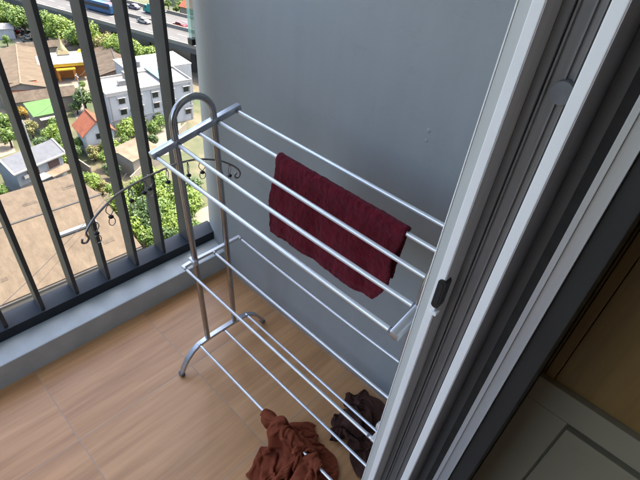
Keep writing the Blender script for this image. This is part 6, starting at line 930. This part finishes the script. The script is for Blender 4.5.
# ---------------------------------------------------------------- trees
def tree(label,x,y,Rc,hc,leaf,seed,name='tree',cat='tree',group='trees among the houses',n=None,leafsz=None):
    q=-x*math.sin(EA)+y*math.cos(EA); lim=100.6-Rc*1.25
    if hc+Rc>6 and lim<q<114: x,y=x+(q-lim)*math.sin(EA),y-(q-lim)*math.cos(EA)   # keep crowns clear of the road deck
    rg=random.Random(seed); o=thing(name,label,cat,(x,y,GZ),0,group)
    tk=MB(); tk.tube([(0,0,0),(.05*Rc,.03*Rc,hc*.45),(.02*Rc,-.03*Rc,hc*.95)],1,7,scale=[.10*Rc+.05,.075*Rc+.03,.03*Rc])
    lobes=[]; nl=7 if Rc>1.6 else 5
    for k in range(nl):
        a=2*math.pi*k/nl+rg.uniform(-.5,.5); d=Rc*rg.uniform(.35,.66); z=hc+Rc*rg.uniform(-.35,.35); lobes.append((Vector((d*math.cos(a),d*math.sin(a),z)),Rc*rg.uniform(.34,.56)))
    for k in range(2): lobes.append((Vector((Rc*rg.uniform(-.25,.25),Rc*rg.uniform(-.25,.25),hc+Rc*rg.uniform(.25,.6))),Rc*rg.uniform(.40,.58)))
    for c,r in lobes: tk.cone((0,0,hc*.5),c,.04*Rc+.02,.012*Rc,5)
    tk.build('trunk','bark',o)
    m=MB(); N=n or int(min(2600,700+520*Rc)); ls=leafsz or max(.12,.062*Rc+.05)
    for k in range(N):
        c,r=lobes[rg.randrange(len(lobes))]
        while True:
            p=Vector((rg.uniform(-1,1),rg.uniform(-1,1),rg.uniform(-1,1)))
            if .25<p.length<1: break
        p=p*(.62+.42*p.length)*r+c
        if p.z<.15: p.z=.15
        nrm=((p-c).normalized()+Vector((rg.uniform(-.8,.8),rg.uniform(-.8,.8),rg.uniform(-.3,.9)))).normalized()
        t=nrm.orthogonal().normalized(); b=nrm.cross(t); q=rg.uniform(0,6.28); t,b=t*math.cos(q)+b*math.sin(q),b*math.cos(q)-t*math.sin(q)
        s=ls*rg.uniform(.6,1.35); w=s*rg.uniform(.45,.8)
        m.poly([p-t*s,p+b*w+nrm*.1*s,p+t*s,p-b*w+nrm*.1*s])
    me=bpy.data.meshes.new('crown'); m.bm.to_mesh(me); m.bm.free(); me.materials.append(M[leaf]); cr=bpy.data.objects.new('crown',me); COL.objects.link(cr); cr.parent=o
    return o
TREES=[(-179.6, 47.7, 4.54, 6.13, 'leaf_green', 'large green tree in the top left corner of the view'),
(-175.0, 49.0, 3.91, 5.27, 'leaf_green', 'green tree right of the corner tree above the parking yard'),
(-190.1, 55.7, 3.25, 4.39, 'leaf_green', 'green tree behind the two corner trees at the top left'),
(-161.9, 40.8, 1.41, 1.9, 'leaf_green', 'small green bush tree at the near edge of the parking yard'),
(-165.3, 57.6, 2.43, 3.28, 'leaf_dark', "dark round tree standing left of the carport's far side"),
(-174.4, 58.7, 1.89, 2.55, 'leaf_dark', 'dark small tree behind the carport'),
(-188.4, 61.6, 2.66, 3.59, 'leaf_olive', 'sparse olive tree far back in the top left'),
(-170.4, 71.0, 2.28, 3.08, 'leaf_green', 'green tree near the far end of the shrub belt by the expressway'),
(-144.8, 68.2, 4.67, 6.3, 'leaf_lime', 'big lime tree left of the expressway lamp'),
(-154.8, 70.4, 3.38, 4.56, 'leaf_green', 'green tree just behind the big lime tree near the expressway'),
(-142.0, 64.8, 2.31, 3.12, 'leaf_dark', "dark low tree beside the brown hall's far corner"),
(-129.7, 67.7, 4.15, 5.6, 'leaf_lime', "big lime tree at the right, against the expressway's near edge"),
(-141.0, 71.7, 3.53, 4.77, 'leaf_olive', 'olive tree squeezed between the two big lime trees'),
(-132.9, 63.7, 2.5, 3.38, 'leaf_lime', 'lime tree along the right edge of the brown hall'),
(-125.6, 67.2, 2.74, 3.7, 'leaf_lime', 'lime tree at the right end of the brown hall'),
(-143.8, 76.9, 2.75, 3.71, 'leaf_lime', 'lime tree touching the expressway barrier'),
(-106.8, 38.5, 2.63, 3.56, 'leaf_dark', 'dark round tree behind the pale utility pole'),
(-106.8, 36.5, 1.53, 2.07, 'leaf_dark', 'small dark tree left of the tree behind the pole'),
(-104.6, 20.9, 2.35, 3.18, 'leaf_green', 'green tree beside the left edge, below the broad grey brown roof'),
(-99.2, 19.7, 1.9, 2.56, 'leaf_green', 'green tree in front of the one by the left edge'),
(-110.8, 26.4, 1.27, 1.71, 'leaf_gold', 'small golden yellow tree beside the green shed'),
(-100.7, 24.4, 1.78, 2.4, 'leaf_olive', 'dull olive tree below the golden yellow tree'),
(-95.6, 26.7, 1.95, 2.63, 'leaf_lime', 'lime tree between the green shed and the slate blue roof'),
(-92.9, 27.0, 1.54, 2.09, 'leaf_green', "green tree right behind the slate blue roof's end"),
(-84.1, 24.8, 1.63, 2.2, 'leaf_lime', 'lime tree at the right corner of the slate blue roofed house'),
(-88.8, 25.7, 1.5, 2.02, 'leaf_green', 'green tree between the slate blue roof and the salmon house'),
(-87.7, 38.7, 2.6, 3.51, 'leaf_lime', "bright lime tree in front of the white block's left end"),
(-91.0, 43.2, 2.1, 2.84, 'leaf_dark', "dark tree in front of the white block's ground floor"),
(-91.4, 48.2, 1.74, 2.35, 'leaf_green', "green tree in front of the white block's right part"),
(-84.7, 29.9, 1.51, 2.03, 'leaf_olive', 'olive bush tree at the foot of the salmon house'),
(-73.4, 24.4, 2.03, 2.74, 'leaf_lime', 'lime tree at the far corner of the warehouse'),
(-72.7, 25.5, 1.37, 1.84, 'leaf_olive', 'olive tree beside the lime one at the warehouse corner'),
(-77.3, 24.5, 1.22, 1.65, 'leaf_dark', 'dark small tree left of the warehouse corner tree'),
(-62.8, 24.2, 2.66, 3.6, 'leaf_lime', "lime tree left of the rack's arched post, near the warehouse"),
(-57.4, 25.8, 3.05, 4.12, 'leaf_dark', 'dark full tree seen just left of the nearer arched post'),
(-61.8, 30.5, 2.46, 3.32, 'leaf_lime', 'lime tree above the kerb behind the arched post'),
(-53.3, 27.9, 2.28, 3.08, 'leaf_lime', 'lime tree low beside the wall end behind the rack'),
(-53.8, 24.2, 1.93, 2.61, 'leaf_green', 'green tree just above the base channel near the warehouse'),
(-55.5, 31.5, 2.22, 3.0, 'leaf_green', 'green tree next to the outer end of the grey wall'),
(-60.7, 36.2, 2.38, 3.21, 'leaf_dark', 'dark tree high beside the outer end of the grey wall'),
(-67.1, 29.3, 2.02, 2.73, 'leaf_lime', 'lime tree behind the hanging clips of the wire arm'),
(-58.6, 22.8, 1.82, 2.46, 'leaf_green', "green tree right of the warehouse's lower corner"),
(-63.7, 35.6, 1.73, 2.34, 'leaf_green', 'green tree between the tan shed and the grey wall end'),
(-68.0, 34.5, 1.76, 2.38, 'leaf_lime', 'lime tree in front of the tan sheet roofed shed'),
(-62.6, 22.4, 1.41, 1.9, 'leaf_green', 'green small tree at the right edge of the warehouse roof'),
(-80.7, 11.9, 1.46, 1.97, 'leaf_green', 'green tree at the left edge, left of the slate blue house'),
(-127.1, 28.6, 1.38, 1.87, 'leaf_olive', 'olive small tree at the left edge of the broad grey brown roof'),
(-173.0, 107.2, 2.24, 3.02, 'leaf_green', 'green tree beyond the expressway beside the glass screen'),
(-172.1, 104.8, 1.48, 2.0, 'leaf_green', 'small green tree beyond the expressway, left of the one by the glass screen'),
(-179.3, 105.8, 1.89, 2.56, 'leaf_green', 'green tree farthest beyond the expressway'),
(-137.2, 83.1, 1.54, 2.08, 'leaf_green', "small green tree under the expressway's near edge by the wall end"),
(-140.1, 87.2, 1.27, 1.71, 'leaf_green', 'small green tree right beside the glass screen bracket'),
(-52.6, 23.7, 1.19, 1.6, 'leaf_green', 'small green tree just above the base channel below the arched post'),
(-120.4, 44.0, 0.97, 1.31, 'leaf_green', 'tiny green tree at the edge of the shrine forecourt'),
(-109.9, 43.6, 1.16, 1.56, 'leaf_green', 'tiny green tree at the left front corner of the white block')]
for i,(x,y,r_,h_,lf,lb) in enumerate(TREES): tree(lb,x,y,r_,h_,lf,100+i)
SHRUBS=[(-160.4, 56.7, 'lime shrub at the left end of the hedge behind the shrine'),
(-160.3, 59.2, 'green shrub second along the hedge behind the shrine'),
(-158.2, 60.8, 'olive shrub in the middle of the hedge behind the shrine'),
(-158.0, 65.9, 'lime shrub in the hedge right of the second railing bar'),
(-155.0, 66.8, 'green shrub in the hedge before the expressway trees'),
(-151.4, 66.9, 'olive shrub at the right end of the hedge'),
(-139.5, 63.7, "lime shrub beside the brown hall's roof edge"),
(-166.5, 51.9, 'green shrub near the carport post'),
(-179.6, 50.9, 'olive shrub at the front of the parking yard'),
(-180.9, 48.3, 'lime shrub at the left front of the parking yard')]
for i,(x,y,lb) in enumerate(SHRUBS): tree(lb,x,y,1.5,1.2,('leaf_lime','leaf_green','leaf_olive')[i%3],300+i,'shrub','shrub','shrubs in the verges')
FILL=[(-186, 46, 3.6, 4.94, 'leaf_dark', 'green tree in the grove filling the top left corner', 'trees of the top left grove'),
(-183, 52, 2.65, 3.42, 'leaf_green', 'green tree in the grove filling the top left corner', 'trees of the top left grove'),
(-190, 48, 3.64, 5.17, 'leaf_lime', 'green tree in the grove filling the top left corner', 'trees of the top left grove'),
(-194, 53, 3.19, 4.5, 'leaf_lime', 'green tree in the grove filling the top left corner', 'trees of the top left grove'),
(-180, 56, 3.47, 4.59, 'leaf_lime', 'green tree in the grove filling the top left corner', 'trees of the top left grove'),
(-200, 58, 3.77, 4.8, 'leaf_green', 'green tree in the grove filling the top left corner', 'trees of the top left grove'),
(-188, 58, 4.07, 5.62, 'leaf_green', 'green tree in the grove filling the top left corner', 'trees of the top left grove'),
(-197, 50, 3.82, 4.48, 'leaf_dark', 'green tree in the grove filling the top left corner', 'trees of the top left grove'),
(-205, 55, 3.59, 4.26, 'leaf_lime', 'green tree in the grove filling the top left corner', 'trees of the top left grove'),
(-182, 42, 4.16, 4.79, 'leaf_green', 'green tree in the grove filling the top left corner', 'trees of the top left grove'),
(-172, 62, 4.34, 5.21, 'leaf_green', 'tree in the row under the near edge of the expressway', 'row of trees along the expressway'),
(-167, 61.5, 3.26, 4.69, 'leaf_dark', 'tree in the row under the near edge of the expressway', 'row of trees along the expressway'),
(-163, 64, 4.2, 5.62, 'leaf_green', 'tree in the row under the near edge of the expressway', 'row of trees along the expressway'),
(-158, 65.5, 4.31, 5.85, 'leaf_lime', 'tree in the row under the near edge of the expressway', 'row of trees along the expressway'),
(-150, 66.5, 3.28, 4.13, 'leaf_green', 'tree in the row under the near edge of the expressway', 'row of trees along the expressway'),
(-147, 64, 4.3, 5.29, 'leaf_green', 'tree in the row under the near edge of the expressway', 'row of trees along the expressway'),
(-137, 66.5, 3.28, 4.37, 'leaf_lime', 'tree in the row under the near edge of the expressway', 'row of trees along the expressway'),
(-134, 69, 3.75, 5.11, 'leaf_lime', 'tree in the row under the near edge of the expressway', 'row of trees along the expressway'),
(-124, 69.5, 3.3, 4.61, 'leaf_lime', 'tree in the row under the near edge of the expressway', 'row of trees along the expressway'),
(-120, 70, 3.91, 4.71, 'leaf_lime', 'tree in the row under the near edge of the expressway', 'row of trees along the expressway'),
(-178, 60, 3.93, 4.59, 'leaf_lime', 'tree in the row under the near edge of the expressway', 'row of trees along the expressway'),
(-154, 63, 4.32, 5.43, 'leaf_lime', 'tree in the row under the near edge of the expressway', 'row of trees along the expressway'),
(-160, 61, 2.83, 3.92, 'leaf_green', 'tree in the row under the near edge of the expressway', 'row of trees along the expressway'),
(-128, 67, 3.4, 4.77, 'leaf_lime', 'tree in the row under the near edge of the expressway', 'row of trees along the expressway'),
(-142, 67.5, 2.87, 3.46, 'leaf_green', 'tree in the row under the near edge of the expressway', 'row of trees along the expressway'),
(-91, 24.8, 1.4, 1.71, 'leaf_lime', 'garden tree between the slate blue roof and the green shed', 'garden trees by the slate blue roof'),
(-94, 23.5, 1.58, 1.99, 'leaf_dark', 'garden tree between the slate blue roof and the green shed', 'garden trees by the slate blue roof'),
(-97, 26.5, 1.5, 1.93, 'leaf_dark', 'garden tree between the slate blue roof and the green shed', 'garden trees by the slate blue roof'),
(-99, 28.8, 1.9, 2.64, 'leaf_green', 'garden tree between the slate blue roof and the green shed', 'garden trees by the slate blue roof'),
(-88, 26.8, 1.33, 1.91, 'leaf_lime', 'garden tree between the slate blue roof and the green shed', 'garden trees by the slate blue roof'),
(-90, 29, 1.47, 1.92, 'leaf_green', 'garden tree between the slate blue roof and the green shed', 'garden trees by the slate blue roof'),
(-86, 26.6, 2.03, 2.54, 'leaf_dark', 'garden tree between the slate blue roof and the green shed', 'garden trees by the slate blue roof'),
(-103, 23, 1.37, 1.86, 'leaf_green', 'garden tree between the slate blue roof and the green shed', 'garden trees by the slate blue roof'),
(-60, 27.5, 2.1, 2.46, 'leaf_green', 'bright tree in the dense clump under the base channel near the wall end', 'dense clump of trees by the wall end'),
(-56.5, 23.5, 2.69, 3.34, 'leaf_lime', 'bright tree in the dense clump under the base channel near the wall end', 'dense clump of trees by the wall end'),
(-65, 27, 2.08, 2.42, 'leaf_dark', 'bright tree in the dense clump under the base channel near the wall end', 'dense clump of trees by the wall end'),
(-58, 29, 2.49, 3.17, 'leaf_green', 'bright tree in the dense clump under the base channel near the wall end', 'dense clump of trees by the wall end'),
(-63.5, 31.5, 2.71, 3.4, 'leaf_green', 'bright tree in the dense clump under the base channel near the wall end', 'dense clump of trees by the wall end'),
(-55, 29.5, 2.4, 3.06, 'leaf_lime', 'bright tree in the dense clump under the base channel near the wall end', 'dense clump of trees by the wall end'),
(-66.5, 32, 2.98, 4.0, 'leaf_lime', 'bright tree in the dense clump under the base channel near the wall end', 'dense clump of trees by the wall end'),
(-51.5, 25.5, 2.27, 2.75, 'leaf_dark', 'bright tree in the dense clump under the base channel near the wall end', 'dense clump of trees by the wall end'),
(-57, 33.5, 2.94, 3.94, 'leaf_lime', 'bright tree in the dense clump under the base channel near the wall end', 'dense clump of trees by the wall end'),
(-69, 26.5, 2.02, 2.59, 'leaf_green', 'bright tree in the dense clump under the base channel near the wall end', 'dense clump of trees by the wall end'),
(-61.5, 34, 1.96, 2.5, 'leaf_green', 'bright tree in the dense clump under the base channel near the wall end', 'dense clump of trees by the wall end'),
(-50, 29, 2.4, 3.48, 'leaf_green', 'bright tree in the dense clump under the base channel near the wall end', 'dense clump of trees by the wall end'),
(-88.5, 41, 2.18, 2.8, 'leaf_lime', 'tree along the lane between the white block and the tan shed', 'trees along the lane'),
(-87, 44.5, 1.92, 2.39, 'leaf_green', 'tree along the lane between the white block and the tan shed', 'trees along the lane'),
(-85, 37, 1.56, 1.98, 'leaf_green', 'tree along the lane between the white block and the tan shed', 'trees along the lane'),
(-82.5, 41.5, 1.4, 1.96, 'leaf_dark', 'tree along the lane between the white block and the tan shed', 'trees along the lane'),
(-84, 33, 2.16, 2.89, 'leaf_lime', 'tree along the lane between the white block and the tan shed', 'trees along the lane'),
(-80, 30.5, 2.08, 2.5, 'leaf_lime', 'tree along the lane between the white block and the tan shed', 'trees along the lane'),
(-76.5, 29.5, 1.55, 2.15, 'leaf_dark', 'tree along the lane between the white block and the tan shed', 'trees along the lane'),
(-88.8, 47, 1.63, 2.26, 'leaf_green', 'tree along the lane between the white block and the tan shed', 'trees along the lane'),
(-101.5, 17.5, 2.29, 3.09, 'leaf_green', 'garden tree at the left edge left of the slate blue roof', 'garden trees at the left edge'),
(-107, 18.8, 1.96, 2.67, 'leaf_green', 'garden tree at the left edge left of the slate blue roof', 'garden trees at the left edge'),
(-98, 13, 2.44, 3.0, 'leaf_green', 'garden tree at the left edge left of the slate blue roof', 'garden trees at the left edge'),
(-90, 10.5, 2.56, 3.21, 'leaf_green', 'garden tree at the left edge left of the slate blue roof', 'garden trees at the left edge'),
(-84, 9.5, 2.18, 2.51, 'leaf_dark', 'garden tree at the left edge left of the slate blue roof', 'garden trees at the left edge'),
(-112, 20.5, 2.37, 2.96, 'leaf_green', 'garden tree at the left edge left of the slate blue roof', 'garden trees at the left edge')]
for i,(x,y,r_,h_,lf,lb,gp) in enumerate(FILL): tree(lb,x,y,r_,h_,lf,500+i,group=gp)

# ---------------------------------------------------------------- camera, world, sun
cam=bpy.data.cameras.new('camera'); co=bpy.data.objects.new('camera',cam); COL.objects.link(co)
cam.sensor_fit='HORIZONTAL'; cam.sensor_width=36; cam.lens=36*460.53/640; cam.clip_start=.02; cam.clip_end=6000
RM=((0.71914554,0.68910117,0.08927072),(0.48472969,-0.40546404,-0.77500712),(-0.49786225,0.60061509,-0.62561546))
r,d,f=[Vector(v) for v in RM]
mt=Matrix((( r.x,-d.x,-f.x,1.52417),(r.y,-d.y,-f.y,-1.01076),(r.z,-d.z,-f.z,1.6),(0,0,0,1)))
co.matrix_world=mt; SC.camera=co
SUN_EL=R(62); SUN=Vector((.10,.90,0)).normalized()*math.cos(SUN_EL)+Vector((0,0,math.sin(SUN_EL)))
wd=bpy.data.worlds.new('World'); SC.world=wd; wd.use_nodes=True; nt=wd.node_tree
sk=nt.nodes.new('ShaderNodeTexSky'); sk.sky_type='NISHITA'; sk.sun_disc=False; sk.sun_elevation=SUN_EL; sk.sun_rotation=math.atan2(SUN.x,SUN.y)
sk.air_density=.8; sk.dust_density=4; sk.ozone_density=0
bg=nt.nodes['Background']; nt.links.new(sk.outputs[0],bg.inputs['Color']); bg.inputs['Strength'].default_value=.15
sl=bpy.data.lights.new('sun','SUN'); sl.energy=2.0; sl.angle=R(.5); sl.color=(1,.94,.84)
so=bpy.data.objects.new('sun',sl); COL.objects.link(so); so.rotation_euler=(-SUN).to_track_quat('-Z','Y').to_euler(); so.location=(0,0,30)
SC.view_settings.view_transform='Standard'; SC.view_settings.look='None'; SC.view_settings.exposure=3.0; SC.view_settings.gamma=1; SC.view_settings.use_curve_mapping=False
SC.render.engine='CYCLES'; SC.cycles.max_bounces=10; SC.cycles.diffuse_bounces=6
